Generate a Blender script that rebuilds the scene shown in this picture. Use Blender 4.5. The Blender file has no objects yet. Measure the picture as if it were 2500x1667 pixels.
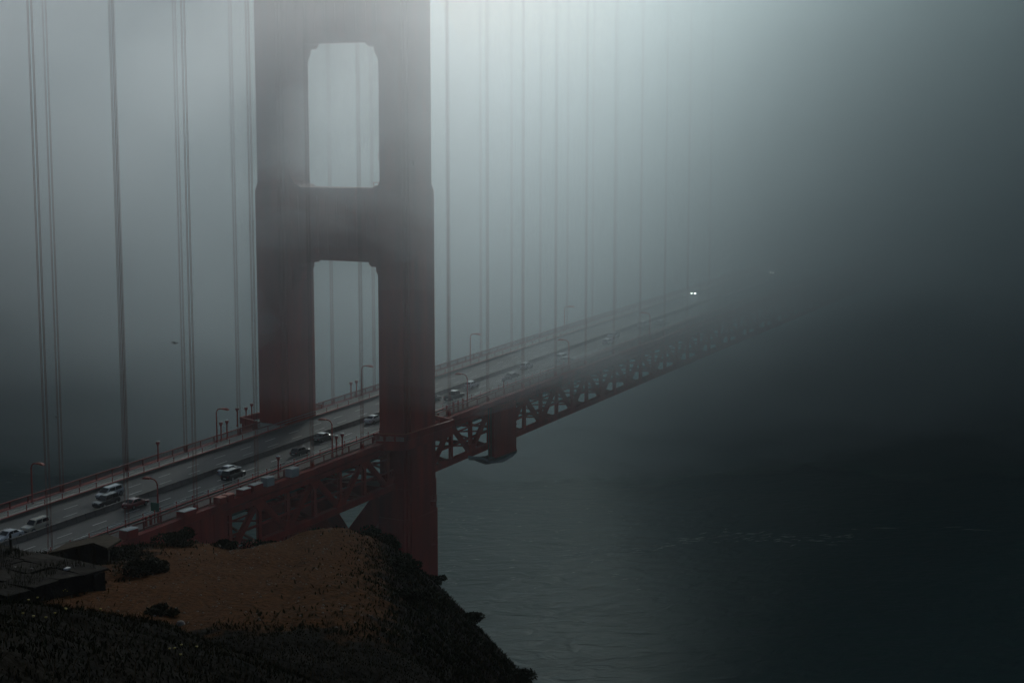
import bpy, bmesh, math, random
import numpy as np
from mathutils import Vector, Matrix, noise
R = math.radians
random.seed(7)
rng = np.random.default_rng(11)
scene = bpy.context.scene
COL = scene.collection

# ------------------------------------------------------------------ camera, sky, sun, exposure
Z0 = 72.0                                     # deck height above the sea at the tower
YAW, PITCH = R(28.382), R(-7.396)
CAM = Vector((-246.75, -169.11, Z0 + 54.83))
camd = bpy.data.cameras.new('camera')
cam = bpy.data.objects.new('camera', camd); COL.objects.link(cam)
cam.location = CAM
cam.rotation_euler = (math.pi / 2 + PITCH, 0, YAW - math.pi / 2)
camd.sensor_width = 36; camd.lens = 55.735
camd.clip_start = 0.5; camd.clip_end = 9000
scene.camera = cam

SUN_EL, SUN_AZ = R(22.5), YAW - R(9.0)        # low sun behind the fog, just above the frame
world = bpy.data.worlds.new('World'); scene.world = world; world.use_nodes = True
wn = world.node_tree.nodes; wl = world.node_tree.links
bg = wn['Background']
sky = wn.new('ShaderNodeTexSky'); sky.sky_type = 'NISHITA'; sky.sun_disc = False
sky.sun_elevation = SUN_EL
sky.sun_rotation = math.pi / 2 - SUN_AZ
wl.new(sky.outputs['Color'], bg.inputs['Color']); bg.inputs['Strength'].default_value = 0.07
sund = bpy.data.lights.new('sun', 'SUN'); sund.energy = 5.0; sund.angle = R(0.53); sund.color = (1.0, 0.95, 0.89)
sun = bpy.data.objects.new('sun', sund); COL.objects.link(sun)
sdir = Vector((math.cos(SUN_EL) * math.cos(SUN_AZ), math.cos(SUN_EL) * math.sin(SUN_AZ), math.sin(SUN_EL)))
sun.location = (0, 0, 400); sun.rotation_euler = sdir.to_track_quat('Z', 'Y').to_euler()

FOG_DENSITY, FOG_G = 0.0004, 0.85
BANK_DENSITY, BANK_TOP = 0.0101, 153.0
BANK_R, BANK_L = 193.0, 140.0  # heights of the added side piles that darken right and left
vs = scene.view_settings
vs.view_transform = 'Standard'; vs.look = 'None'; vs.gamma = 1.0; vs.use_curve_mapping = False
vs.exposure = -1.45
cy = scene.cycles
cy.use_denoising = True; cy.denoiser = 'OPENIMAGEDENOISE'; cy.denoising_input_passes = 'RGB_ALBEDO_NORMAL'; cy.denoising_prefilter = 'ACCURATE'
cy.max_bounces = 4; cy.diffuse_bounces = 1; cy.glossy_bounces = 1; cy.transmission_bounces = 0
cy.use_adaptive_sampling = False
cy.volume_bounces = 3; cy.transparent_max_bounces = 8
cy.sample_clamp_indirect = 3

# ------------------------------------------------------------------ materials
def mat(name, col, rough=0.6, metal=0.0, var=0.0, vscale=1.0, bump=0.0, bscale=4.0, spec=0.5, col2=None, stretch=None):
    m = bpy.data.materials.new(name); m.use_nodes = True
    n = m.node_tree.nodes; l = m.node_tree.links; b = n['Principled BSDF']
    b.inputs['Base Color'].default_value = (*col, 1); b.inputs['Roughness'].default_value = rough
    b.inputs['Metallic'].default_value = metal; b.inputs['Specular IOR Level'].default_value = spec
    if var or bump:
        tc = n.new('ShaderNodeTexCoord'); src = tc.outputs['Object']
        if stretch:
            mp = n.new('ShaderNodeMapping'); mp.inputs['Scale'].default_value = stretch
            l.new(src, mp.inputs['Vector']); src = mp.outputs['Vector']
    if var:
        nz = n.new('ShaderNodeTexNoise'); nz.inputs['Scale'].default_value = vscale; nz.inputs['Detail'].default_value = 6
        l.new(src, nz.inputs['Vector'])
        r = n.new('ShaderNodeValToRGB'); r.color_ramp.elements[0].position = 0.3; r.color_ramp.elements[1].position = 0.72
        c2 = col2 or tuple(c * (1 - var) for c in col)
        r.color_ramp.elements[0].color = (*c2, 1); r.color_ramp.elements[1].color = (*col, 1)
        l.new(nz.outputs['Fac'], r.inputs['Fac']); l.new(r.outputs['Color'], b.inputs['Base Color'])
    if bump:
        nb = n.new('ShaderNodeTexNoise'); nb.inputs['Scale'].default_value = bscale; nb.inputs['Detail'].default_value = 5
        l.new(src, nb.inputs['Vector'])
        bp = n.new('ShaderNodeBump'); bp.inputs['Strength'].default_value = bump; bp.inputs['Distance'].default_value = 0.2
        l.new(nb.outputs['Fac'], bp.inputs['Height']); l.new(bp.outputs['Normal'], b.inputs['Normal'])
    return m

def emit(name, col, strength):
    m = mat(name, col, 0.3); b = m.node_tree.nodes['Principled BSDF']
    b.inputs['Emission Color'].default_value = (*col, 1); b.inputs['Emission Strength'].default_value = strength
    return m

M = {}
M['orange'] = mat('bridge_orange', (0.64, 0.038, 0.014), 0.55, var=0.45, vscale=0.35, stretch=(1, 1, 0.15))
M['rail'] = mat('railing_orange_backlit', (0.30, 0.035, 0.02), 0.65)  # bridge orange darkened, backlit shade of the railings put into the colour
M['orange_b'] = mat('bridge_orange_bright', (0.60, 0.09, 0.035), 0.5)
M['asphalt'] = mat('asphalt', (0.09, 0.086, 0.08), 0.7, var=0.35, vscale=0.25, bump=0.15, bscale=3, stretch=(0.12, 1, 1))
M['walk'] = mat('concrete_walk', (0.58, 0.53, 0.45), 0.7, var=0.25, vscale=0.6, bump=0.1)
M['walk_near'] = M['walk']
M['paint'] = mat('road_paint', (0.75, 0.74, 0.7), 0.6, var=0.25, vscale=3)
M['white'] = mat('white_box', (0.62, 0.62, 0.60), 0.35, var=0.1, vscale=2)
M['rope'] = mat('rope_paint', (0.30, 0.08, 0.055), 0.7)
M['barrier'] = mat('barrier_steel', (0.20, 0.17, 0.14), 0.6, var=0.3, vscale=0.5)
M['rail_grey'] = mat('rail_galvanised', (0.45, 0.43, 0.40), 0.4, metal=0.3)
M['green'] = mat('sign_green', (0.01, 0.16, 0.09), 0.5)
M['tire'] = mat('tire', (0.02, 0.02, 0.02), 0.8)
M['rim'] = mat('rim', (0.4, 0.4, 0.42), 0.35, metal=0.8)
M['glass'] = mat('car_glass', (0.012, 0.015, 0.017), 0.06)
M['tail'] = mat('tail_lens', (0.45, 0.02, 0.015), 0.25)
M['lens'] = mat('head_lens', (0.7, 0.7, 0.68), 0.15)
M['lamp_on'] = emit('lit_lamp', (1.0, 0.97, 0.92), 260.0)
M['lamp_dim'] = emit('lit_lamp_dim', (1.0, 0.97, 0.92), 130.0)
M['globe'] = mat('lamp_globe', (0.8, 0.8, 0.78), 0.3)
M['concrete'] = mat('old_concrete', (0.04, 0.035, 0.027), 0.95, var=0.8, vscale=1.4, bump=0.5, bscale=3, spec=0.06)
M['wood'] = mat('weathered_timber', (0.05, 0.034, 0.017), 0.85, var=0.5, vscale=1.5, bump=0.3, spec=0.06)
M['leaf'] = mat('leaf_dark', (0.032, 0.036, 0.013), 0.7, var=0.4, vscale=1.2, spec=0.06)
M['leaf2'] = mat('leaf_olive', (0.05, 0.05, 0.018), 0.7, var=0.4, vscale=1.2, spec=0.06)
M['dry'] = mat('dry_grass', (0.10, 0.066, 0.022), 0.85, var=0.4, vscale=0.8, spec=0.06)
M['bark'] = mat('bark', (0.07, 0.05, 0.035), 0.9, spec=0.06)
M['flower'] = mat('yellow_petal', (0.42, 0.33, 0.04), 0.6)
M['gullw'] = mat('gull_white', (0.65, 0.65, 0.66), 0.6)
M['gulld'] = mat('gull_grey', (0.09, 0.09, 0.10), 0.7)
M['beak'] = mat('beak', (0.6, 0.35, 0.03), 0.5)
M['foam'] = mat('sea_foam', (0.75, 0.78, 0.78), 0.8)
M['rock'] = mat('pale_rock', (0.33, 0.30, 0.27), 0.8, var=0.4, vscale=4, spec=0.06)
M['net'] = mat('safety_tarp', (0.30, 0.33, 0.33), 0.7, var=0.3, vscale=0.5)
M['litter'] = mat('paper_litter', (0.75, 0.75, 0.72), 0.7)

# water
mw = bpy.data.materials.new('sea_water'); mw.use_nodes = True
n = mw.node_tree.nodes; l = mw.node_tree.links; b = n['Principled BSDF']
b.inputs['Base Color'].default_value = (0.003, 0.042, 0.042, 1); b.inputs['Roughness'].default_value = 0.42; b.inputs['Specular IOR Level'].default_value = 0.13
b.inputs['IOR'].default_value = 1.33
tc = n.new('ShaderNodeTexCoord'); mp = n.new('ShaderNodeMapping')
mp.vector_type = 'TEXTURE'; mp.inputs['Rotation'].default_value = (0, 0, YAW + R(8)); mp.inputs['Scale'].default_value = (1.0, 1.9, 1)
l.new(tc.outputs['Object'], mp.inputs['Vector'])
n1 = n.new('ShaderNodeTexNoise'); n1.inputs['Scale'].default_value = 0.24; n1.inputs['Detail'].default_value = 3; n1.inputs['Distortion'].default_value = 0.6
n2 = n.new('ShaderNodeTexNoise'); n2.inputs['Scale'].default_value = 0.035; n2.inputs['Detail'].default_value = 3
ad = n.new('ShaderNodeMath'); ad.operation = 'MULTIPLY_ADD'; ad.inputs[1].default_value = 2.2
l.new(mp.outputs['Vector'], n1.inputs['Vector']); l.new(mp.outputs['Vector'], n2.inputs['Vector'])
l.new(n2.outputs['Fac'], ad.inputs[0]); l.new(n1.outputs['Fac'], ad.inputs[2])
bp = n.new('ShaderNodeBump'); bp.inputs['Strength'].default_value = 0.6; bp.inputs['Distance'].default_value = 1.3
geo = n.new('ShaderNodeNewGeometry'); dst = n.new('ShaderNodeVectorMath'); dst.operation = 'DISTANCE'
l.new(geo.outputs['Position'], dst.inputs[0]); dst.inputs[1].default_value = (-130, -110, 0)      # rougher close under the cliff, calmer out in the strait
calm = n.new('ShaderNodeMapRange'); calm.interpolation_type = 'SMOOTHSTEP'; calm.inputs['From Min'].default_value = 300; calm.inputs['From Max'].default_value = 620
calm.inputs['To Min'].default_value = 0.6; calm.inputs['To Max'].default_value = 0.0
l.new(dst.outputs['Value'], calm.inputs['Value']); l.new(calm.outputs['Result'], bp.inputs['Strength'])
l.new(ad.outputs[0], bp.inputs['Height']); l.new(bp.outputs['Normal'], b.inputs['Normal'])
M['water'] = mw

# hillside: bare soil where the 'bare' attribute of the ground says so, scrub soil elsewhere
mh = bpy.data.materials.new('hill_soil'); mh.use_nodes = True
n = mh.node_tree.nodes; l = mh.node_tree.links; b = n['Principled BSDF']; b.inputs['Roughness'].default_value = 0.95
b.inputs['Specular IOR Level'].default_value = 0.03
tc = n.new('ShaderNodeTexCoord')
at = n.new('ShaderNodeAttribute'); at.attribute_name = 'bare'
nz = n.new('ShaderNodeTexNoise'); nz.inputs['Scale'].default_value = 0.55; nz.inputs['Detail'].default_value = 8; nz.inputs['Roughness'].default_value = 0.65
nf = n.new('ShaderNodeTexNoise'); nf.inputs['Scale'].default_value = 3.2; nf.inputs['Detail'].default_value = 6
l.new(tc.outputs['Object'], nz.inputs['Vector']); l.new(tc.outputs['Object'], nf.inputs['Vector'])
soil = n.new('ShaderNodeValToRGB'); soil.color_ramp.elements[0].position = 0.32; soil.color_ramp.elements[1].position = 0.7
soil.color_ramp.elements[0].color = (0.045, 0.017, 0.003, 1); soil.color_ramp.elements[1].color = (0.11, 0.040, 0.008, 1)
l.new(nf.outputs['Fac'], soil.inputs['Fac'])
scrub = n.new('ShaderNodeValToRGB'); scrub.color_ramp.elements[0].position = 0.35; scrub.color_ramp.elements[1].position = 0.7
scrub.color_ramp.elements[0].color = (0.004, 0.0035, 0.002, 1); scrub.color_ramp.elements[1].color = (0.014, 0.010, 0.005, 1)
l.new(nz.outputs['Fac'], scrub.inputs['Fac'])
sub = n.new('ShaderNodeMath'); sub.operation = 'MULTIPLY_ADD'; sub.inputs[1].default_value = 2.2; sub.inputs[2].default_value = -1.1
l.new(nz.outputs['Fac'], sub.inputs[0])
sm = n.new('ShaderNodeMath'); sm.operation = 'ADD'; l.new(at.outputs['Fac'], sm.inputs[0]); l.new(sub.outputs[0], sm.inputs[1])
ss = n.new('ShaderNodeMapRange'); ss.interpolation_type = 'SMOOTHSTEP'; ss.inputs['From Min'].default_value = 0.3; ss.inputs['From Max'].default_value = 0.7
l.new(sm.outputs[0], ss.inputs['Value'])
mx = n.new('ShaderNodeMix'); mx.data_type = 'RGBA'
l.new(ss.outputs['Result'], mx.inputs['Factor']); l.new(scrub.outputs['Color'], mx.inputs['A']); l.new(soil.outputs['Color'], mx.inputs['B'])
l.new(mx.outputs['Result'], b.inputs['Base Color'])
bp = n.new('ShaderNodeBump'); bp.inputs['Strength'].default_value = 0.9; bp.inputs['Distance'].default_value = 0.25
l.new(nf.outputs['Fac'], bp.inputs['Height']); l.new(bp.outputs['Normal'], b.inputs['Normal'])
M['hill'] = mh

# ------------------------------------------------------------------ mesh helpers
class MB:
    """collects boxes, bars, prisms and tubes; build() links them as one mesh object"""
    def __init__(s): s.v = []; s.f = []
    def add(s, vs, fs):
        o = len(s.v); s.v += [tuple(p) for p in vs]; s.f += [tuple(i + o for i in q) for q in fs]; return s
    def box(s, c, d):
        x, y, z = c; a, b_, h = d[0] / 2, d[1] / 2, d[2] / 2
        vs_ = [(x + i * a, y + j * b_, z + k * h) for k in (-1, 1) for j in (-1, 1) for i in (-1, 1)]
        return s.add(vs_, [(0, 2, 3, 1), (4, 5, 7, 6), (0, 1, 5, 4), (2, 6, 7, 3), (0, 4, 6, 2), (1, 3, 7, 5)])
    def bar(s, p, q, w, h, up=(0, 0, 1)):
        p, q = Vector(p), Vector(q); t = (q - p).normalized(); up = Vector(up)
        if abs(t.dot(up)) > 0.98: up = Vector((0, 1, 0))
        r = t.cross(up).normalized() * w / 2; u = r.cross(t).normalized() * h / 2
        vs_ = [e + a * r + c * u for e in (p, q) for a, c in ((-1, -1), (1, -1), (1, 1), (-1, 1))]
        return s.add(vs_, [(0, 3, 2, 1), (4, 5, 6, 7), (0, 1, 5, 4), (1, 2, 6, 5), (2, 3, 7, 6), (3, 0, 4, 7)])
    def tube(s, pts, r, n=8, cap=True):
        pts = [Vector(p) for p in pts]; rs = r if isinstance(r, (list, tuple)) else [r] * len(pts)
        o = len(s.v); ref = Vector((0, 0, 1))
        for i, p in enumerate(pts):
            t = (pts[min(i + 1, len(pts) - 1)] - pts[max(i - 1, 0)]).normalized()
            rf = ref if abs(t.dot(ref)) < 0.9 else Vector((1, 0, 0))
            a = t.cross(rf).normalized(); c = t.cross(a)
            for k in range(n):
                g = 2 * math.pi * k / n; s.v.append(tuple(p + (a * math.cos(g) + c * math.sin(g)) * rs[i]))
        for i in range(len(pts) - 1):
            for k in range(n):
                s.f.append((o + i * n + k, o + i * n + (k + 1) % n, o + (i + 1) * n + (k + 1) % n, o + (i + 1) * n + k))
        if cap:
            s.f.append(tuple(o + k for k in reversed(range(n)))); s.f.append(tuple(o + (len(pts) - 1) * n + k for k in range(n)))
        return s
    def prism(s, poly, axis, a, b_):
        """extrude a polygon: axis 'x' poly=(y,z), 'y' poly=(x,z), 'z' poly=(x,y)"""
        def P(p, t):
            return {'x': (t, p[0], p[1]), 'y': (p[0], t, p[1]), 'z': (p[0], p[1], t)}[axis]
        m_ = len(poly)
        return s.add([P(p, a) for p in poly] + [P(p, b_) for p in poly],
                     [tuple(range(m_))[::-1], tuple(range(m_, 2 * m_))] + [(i, (i + 1) % m_, m_ + (i + 1) % m_, m_ + i) for i in range(m_)])
    def lathe(s, prof, c=(0, 0, 0), n=12):
        o = len(s.v)
        for r_, z in prof:
            for k in range(n):
                g = 2 * math.pi * k / n; s.v.append((c[0] + r_ * math.cos(g), c[1] + r_ * math.sin(g), c[2] + z))
        for i in range(len(prof) - 1):
            for k in range(n):
                s.f.append((o + i * n + k, o + i * n + (k + 1) % n, o + (i + 1) * n + (k + 1) % n, o + (i + 1) * n + k))
        s.f.append(tuple(o + k for k in reversed(range(n)))); s.f.append(tuple(o + (len(prof) - 1) * n + k for k in range(n)))
        return s
    def mesh(s, name, m, smooth=False, bevel=0):
        me = bpy.data.meshes.new(name); me.from_pydata(s.v, [], s.f)
        bm = bmesh.new(); bm.from_mesh(me)
        if bevel:
            bmesh.ops.bevel(bm, geom=list(bm.edges), offset=bevel, segments=2, affect='EDGES', profile=0.6)
        bmesh.ops.recalc_face_normals(bm, faces=bm.faces); bm.to_mesh(me); bm.free()
        if smooth: me.shade_smooth()
        me.materials.append(M[m] if isinstance(m, str) else m); return me
    def build(s, name, m, parent=None, loc=None, smooth=False, bevel=0):
        return link(name, s.mesh(name, m, smooth, bevel), parent, loc)

def link(name, me, parent=None, loc=None, rz=0, scale=None):
    o = bpy.data.objects.new(name, me); COL.objects.link(o)
    if parent: o.parent = parent
    if loc is not None: o.location = loc
    if rz: o.rotation_euler[2] = rz
    if scale is not None: o.scale = scale
    return o
def tag(o, label, cat=None, group=None, kind=None):
    if label: o['label'] = label
    if cat: o['category'] = cat
    if group: o['group'] = group
    if kind: o['kind'] = kind
    return o
def thing(name, label, cat, loc=(0, 0, 0), rz=0, group=None):
    return tag(link(name, None, None, loc, rz), label, cat, group)
def copy_tree(o, parent=None):
    c = o.copy(); COL.objects.link(c); c.parent = parent
    for ch in list(o.children): copy_tree(ch, c)
    return c
def zd(X): return Z0 + 0.038 * X - (1e-5 * X * X if X > 0 else 0)
ORD = ['first', 'second', 'third', 'fourth', 'fifth', 'sixth', 'seventh', 'eighth', 'ninth', 'tenth', 'eleventh', 'twelfth',
       'thirteenth', 'fourteenth', 'fifteenth', 'sixteenth', 'seventeenth', 'eighteenth', 'nineteenth', 'twentieth', 'twenty-first', 'twenty-second']

PAN = 15.24                                    # suspender spacing
HW = 13.715                                    # half the distance between the trusses
XA, XB = -10 * PAN, 36 * PAN
XS = [XA + i * PAN / 2 for i in range(int(round((XB - XA) / (PAN / 2))) + 1)]

def strip(name, prof, m, parent=None, xs=None, kind=None):
    """sweep a closed (y, z) profile along the deck line"""
    xs = xs or XS; v = []; f = []; k = len(prof)
    for x in xs:
        for (y, z) in prof: v.append((x, y, zd(x) + z))
    for i in range(len(xs) - 1):
        for j in range(k): f.append((i * k + j, i * k + (j + 1) % k, (i + 1) * k + (j + 1) % k, (i + 1) * k + j))
    f.append(tuple(range(k))[::-1]); f.append(tuple((len(xs) - 1) * k + j for j in range(k)))
    b_ = MB(); b_.add(v, f); o = b_.build(name, m, parent)
    if kind: o['kind'] = kind
    return o
def rect(y0, y1, z0, z1): return [(y0, z0), (y1, z0), (y1, z1), (y0, z1)]

# ------------------------------------------------------------------ sea
sb = MB(); S = 2900
sb.add([(300 - S, -S, 0), (300 + S, -S, 0), (300 + S, S, 0), (300 - S, S, 0)], [(0, 1, 2, 3)])
tag(sb.build('sea', 'water'), 'dark teal sea under the bridge', kind='structure')

# ------------------------------------------------------------------ headland (local frame: d ahead of the camera, s to its right)
FX, FY = math.cos(YAW), math.sin(YAW); RX, RY = math.sin(YAW), -math.cos(YAW)
def W(d, s): return (CAM.x + d * FX + s * RX, CAM.y + d * FY + s * RY)
def softpos(t, k): return 0.5 * (t + np.sqrt(t * t + k * k))
def ground(d, s):
    d = np.asarray(d, float); s = np.asarray(s, float); c = CAM.z
    s0 = -8 + (100 - d) * 0.10
    plate = c - 24.15 + (100 - d) * 0.14 + 0.085 * np.minimum(s + 9, 0)
    plate = plate - 1.15 * (softpos(s - s0, 3.0)) - 0.78 * softpos(d - 103, 4)
    plate = plate - 0.75 * np.exp(-((s + 17.3) / 2.2) ** 2 - ((d - 99) / 9) ** 2) + 0.5 * np.exp(-((s + 11) / 4) ** 2 - ((d - 99) / 8) ** 2)
    berm = c - 1.7 - 0.243 * d - 0.45 * softpos(s + 10, 2.5) - 0.9 * softpos(d - 41, 2.5)
    k = 1.2
    h = 0.5 * (plate + berm + np.sqrt((plate - berm) ** 2 + k * k))
    return h
def fbm(d, s, sc, oc=4):
    out = np.zeros(len(d))
    for i in range(len(d)):
        out[i] = noise.fractal(Vector((d[i] * sc, s[i] * sc, 3.1)), 1.0, 2.0, oc)
    return out
def bare_mask(d, s):
    s0 = -8 + (100 - d) * 0.10
    a = 1 / (1 + np.exp((s - (s0 - 0.6)) / 0.9))                       # left of the flank
    b_ = 1 / (1 + np.exp(-(d - (60.5 + 0.22 * np.minimum(s + 12, 0)*-1 )) / 1.6))   # beyond the scrub bank
    e = 1 / (1 + np.exp((d - 101.5) / 0.8))
    lft = 1 / (1 + np.exp(-(s - (-22.5 + 0.0 * d)) / 1.2))
    return a * b_ * e * lft
dl = np.concatenate([np.linspace(-6, 30, 50), np.linspace(30.4, 112, 240), np.linspace(113, 262, 70)])
sl = np.concatenate([np.linspace(-150, -42, 40), np.linspace(-41, 16, 190), np.linspace(17, 120, 50)])
DD, SS = np.meshgrid(dl, sl, indexing='ij'); dd, sv = DD.ravel(), SS.ravel()
hh = ground(dd, sv); bm_ = bare_mask(dd, sv)
rough = 0.28 * (1 - 0.55 * bm_)
hh = np.maximum(hh + rough * fbm(dd, sv, 0.35) + (0.5 - 0.2 * bm_) * fbm(dd, sv, 0.09, 3) - 0.30 * bm_ * np.exp(-((sv + 13.5 + 1.6 * np.sin(dd * 0.13) + 0.06 * (dd - 80)) / 0.8) ** 2) - 0.22 * bm_ * np.exp(-((sv + 8.8 + 1.1 * np.sin(dd * 0.19 + 1)) / 0.45) ** 2), -0.6)
vx = CAM.x + dd * FX + sv * RX; vy = CAM.y + dd * FY + sv * RY
nd, ns = len(dl), len(sl)
idx = np.arange(nd * ns).reshape(nd, ns)
q = np.stack([idx[:-1, :-1], idx[1:, :-1], idx[1:, 1:], idx[:-1, 1:]], -1).reshape(-1, 4)
hv = np.stack([vx, vy, hh], -1); below = hh > -0.5
q = q[below[q].any(1)]
hm = bpy.data.meshes.new('headland'); hm.from_pydata(hv.tolist(), [], q.tolist()); hm.shade_smooth()
bmh = bmesh.new(); bmh.from_mesh(hm); bmesh.ops.recalc_face_normals(bmh, faces=bmh.faces); bmh.to_mesh(hm); bmh.free()
atr = hm.attributes.new('bare', 'FLOAT', 'POINT'); atr.data.foreach_set('value', bm_.astype(np.float32))
hm.materials.append(M['hill'])
tag(link('headland', hm), 'brown headland with a bare soil top above the sea', kind='structure')
def gz(d, s): return float(np.interp(0, [0], [0])) + float(ground(d, s))
def near_z(d, s):
    i = min(max(int(np.searchsorted(dl, d)) - 1, 0), nd - 2); j = min(max(int(np.searchsorted(sl, s)) - 1, 0), ns - 2)
    u = (d - dl[i]) / (dl[i + 1] - dl[i]); w = (s - sl[j]) / (sl[j + 1] - sl[j]); H_ = hh.reshape(nd, ns)
    return float((1 - u) * (1 - w) * H_[i, j] + u * (1 - w) * H_[i + 1, j] + (1 - u) * w * H_[i, j + 1] + u * w * H_[i + 1, j + 1])
def on_hill(d, s, up=0.0):
    x, y = W(d, s); return (x, y, near_z(d, s) + up)

# ------------------------------------------------------------------ bridge floor
road = strip('road', rect(-9.5, 9.5, -0.45, 0.0), 'asphalt', kind='structure')
road['label'] = 'six lane asphalt road deck crossing the bridge'
dash_me = MB().box((0, 0, 0.006), (3.0, 0.20, 0.004)).mesh('lane_dash', 'paint')
for yl in (3.0, 6.25, -4.35, -7.2):
    x = -118 + (yl * 1.3) % 4
    while x < 200:
        o = link('lane_dash', dash_me, road, (x, yl, zd(x))); o.rotation_euler[1] = -math.atan(0.038); x += 7.3
for sy, nm in ((1, 'far'), (-1, 'near')):
    y0, y1 = sorted((sy * 9.75, sy * 13.25))
    w_ = strip('sidewalk', rect(y0, y1, -0.4, 0.22), 'walk', kind='structure')
    w_['label'] = 'pale concrete sidewalk along the %s side of the road' % nm
# kerb barrier between road and sidewalk, median
def kerb(sy, lab, h):
    t = thing('kerb_barrier', lab, 'barrier', (0, 0, 0))
    y0, y1 = sorted((sy * 9.52, sy * 9.78))
    strip('wall', rect(y0, y1, -0.3, h), 'barrier', t)
    strip('cap_rail', rect(min(y0, y1) - 0.04, max(y0, y1) + 0.04, h + 0.004, h + 0.10), 'orange', t)
kerb(1, 'dark steel kerb barrier between far lanes and far sidewalk', 0.42)
kerb(-1, 'dark steel kerb barrier between near lanes and near sidewalk', 0.40)
med = thing('median_barrier', 'dark segmented median barrier dividing the two directions of traffic', 'barrier')
seg = MB().prism([(-0.30, 0.0), (0.30, 0.0), (0.28, 0.12), (0.15, 0.45), (0.13, 0.82), (-0.13, 0.82), (-0.15, 0.45), (-0.28, 0.12)], 'x', -0.97, 0.97)
seg_me = seg.mesh('block', 'barrier')
x = -112
for i in range(150):
    o = link('block', seg_me, med, (x, -0.65, zd(x) + 0.003)); o.rotation_euler[1] = -math.atan(0.038); x += 2.0
o = strip('block_run', [(-0.95, 0.003), (-0.35, 0.003), (-0.52, 0.8), (-0.78, 0.8)], 'barrier', med, xs=[x + i * 10 for i in range(int((XB - x) / 10))]); o['kind'] = 'stuff'

# inner railing between road and sidewalk: grey rail on posts
def inner_rail(sy, lab):
    t = thing('pedestrian_railing', lab, 'railing')
    y = sy * 9.95
    for z in (1.32, 0.86): strip('rail', rect(y - 0.045, y + 0.045, z - 0.05, z + 0.05), 'rail_grey', t)
    pm = MB().box((0, 0, 0.76), (0.11, 0.11, 1.08)).mesh('post', 'orange')
    x = -114.3
    while x < 250:
        link('post', pm, t, (x, y, zd(x))); x += PAN / 4
inner_rail(1, 'grey railing on posts along the far sidewalk beside the traffic')
inner_rail(-1, 'grey railing on posts along the near sidewalk beside the traffic')

# outer railings: orange, close pickets
def outer_rail(sy, lab):
    t = thing('bridge_railing', lab, 'railing'); y = sy * 13.45
    gaps = [(-9.2, 9.2)]
    for a, b_ in ((XA, -9.0), (9.0, XB)):
        xs = [a] + [x for x in XS if a < x < b_] + [b_]
        strip('top_rail', rect(y - 0.12, y + 0.12, 1.36, 1.52), 'rail', t, xs)
        strip('bottom_rail', rect(y - 0.07, y + 0.07, 0.28, 0.40), 'rail', t, xs)
    pm = MB().box((0, 0, 0.85), (0.2, 0.2, 1.25)).mesh('post', 'rail')
    x = XA
    while x < 300:
        if abs(x) > 9.3: link('post', pm, t, (x, y, zd(x)))
        x += PAN / 4
    pk = MB(); x = -118
    while x < 330:
        if abs(x) > 9.1: pk.box((x, y, zd(x) + 0.88), (0.055, 0.04, 0.97))
        x += 0.21
    o = pk.build('pickets', 'rail', t); o['kind'] = 'stuff'
outer_rail(1, 'orange picketed outer railing along the far edge of the bridge')
outer_rail(-1, 'orange picketed outer railing along the near edge of the bridge')

# ------------------------------------------------------------------ stiffening trusses
DEP = 8.1
def truss(sy, lab):
    t = thing('stiffening_truss', lab, 'truss', (0, 0, 0)); y = sy * (HW + 0.25)
    strip('fascia', rect(*sorted((y - sy * 0.45, y + sy * 0.75)), -0.95, 0.18), 'orange', t)
    strip('top_chord', rect(y - 0.5, y + 0.5, -2.15, -1.25), 'orange', t)
    strip('bottom_chord', rect(y - 0.55, y + 0.55, -DEP - 1.3, -DEP - 0.2), 'orange', t)
    strip('mid_rail', rect(y - 0.12, y + 0.12, -6.0, -5.62), 'orange', t); strip('mid_rail', rect(y - 0.1, y + 0.1, -3.6, -3.35), 'orange', t)
    vm = MB(); vm.box((0, -0.28, -DEP / 2 - 1.2), (0.72, 0.06, DEP - 1.0)); vm.box((0, 0.28, -DEP / 2 - 1.2), (0.72, 0.06, DEP - 1.0)); vm.box((0, 0, -DEP / 2 - 1.2), (0.10, 0.5, DEP - 1.0))
    vm = vm.mesh('vertical', 'orange')
    hb = PAN / 2
    dm = []
    for sg in (1, -1):
        z1, z2 = (-1.9, -DEP - 0.4) if sg > 0 else (-DEP - 0.4, -1.9)
        mb = MB()
        for yo in (-0.3, 0.3): mb.bar((0.3, yo, z1 + 0.0), (hb - 0.3, yo, z2 + 0.29), 0.06, 0.92)
        for k in range(9):                      # lacing between the two webs
            a = k / 9; p = Vector((0.3, 0, z1)).lerp(Vector((hb - 0.3, 0, z2 + 0.29)), a + 0.02); r_ = Vector((0.3, 0, z1)).lerp(Vector((hb - 0.3, 0, z2 + 0.29)), a + 0.11)
            mb.bar((p.x, -0.3, p.z), (r_.x, 0.3, r_.z), 0.05, 0.12)
        dm.append(mb.mesh('diagonal', 'orange'))
    gu = MB().prism([(-1.5, -2.1), (1.5, -2.1), (0.55, -3.5), (-0.55, -3.5)], 'y', -0.42, 0.42).mesh('gusset_plate', 'orange')
    gl = MB().prism([(-1.5, -DEP - 0.25), (1.5, -DEP - 0.25), (0.55, -DEP + 1.1), (-0.55, -DEP + 1.1)], 'y', -0.43, 0.43).mesh('gusset_plate', 'orange')
    for i, x in enumerate(XS[:-1]):
        if x > 420: break
        link('vertical', vm, t, (x, y, zd(x)))
        link('diagonal', dm[i % 2], t, (x, y, zd(x)))
        link('gusset_plate', gl if i % 2 else gu, t, (x, y, zd(x)))
    return t
truss(-1, 'deep red stiffening truss on the near side of the deck')
truss(1, 'deep red stiffening truss on the far side of the deck')
fl = thing('floor_framing', 'red cross beams and sway bracing under the road between the trusses', 'framework')
fb = MB()
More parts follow.
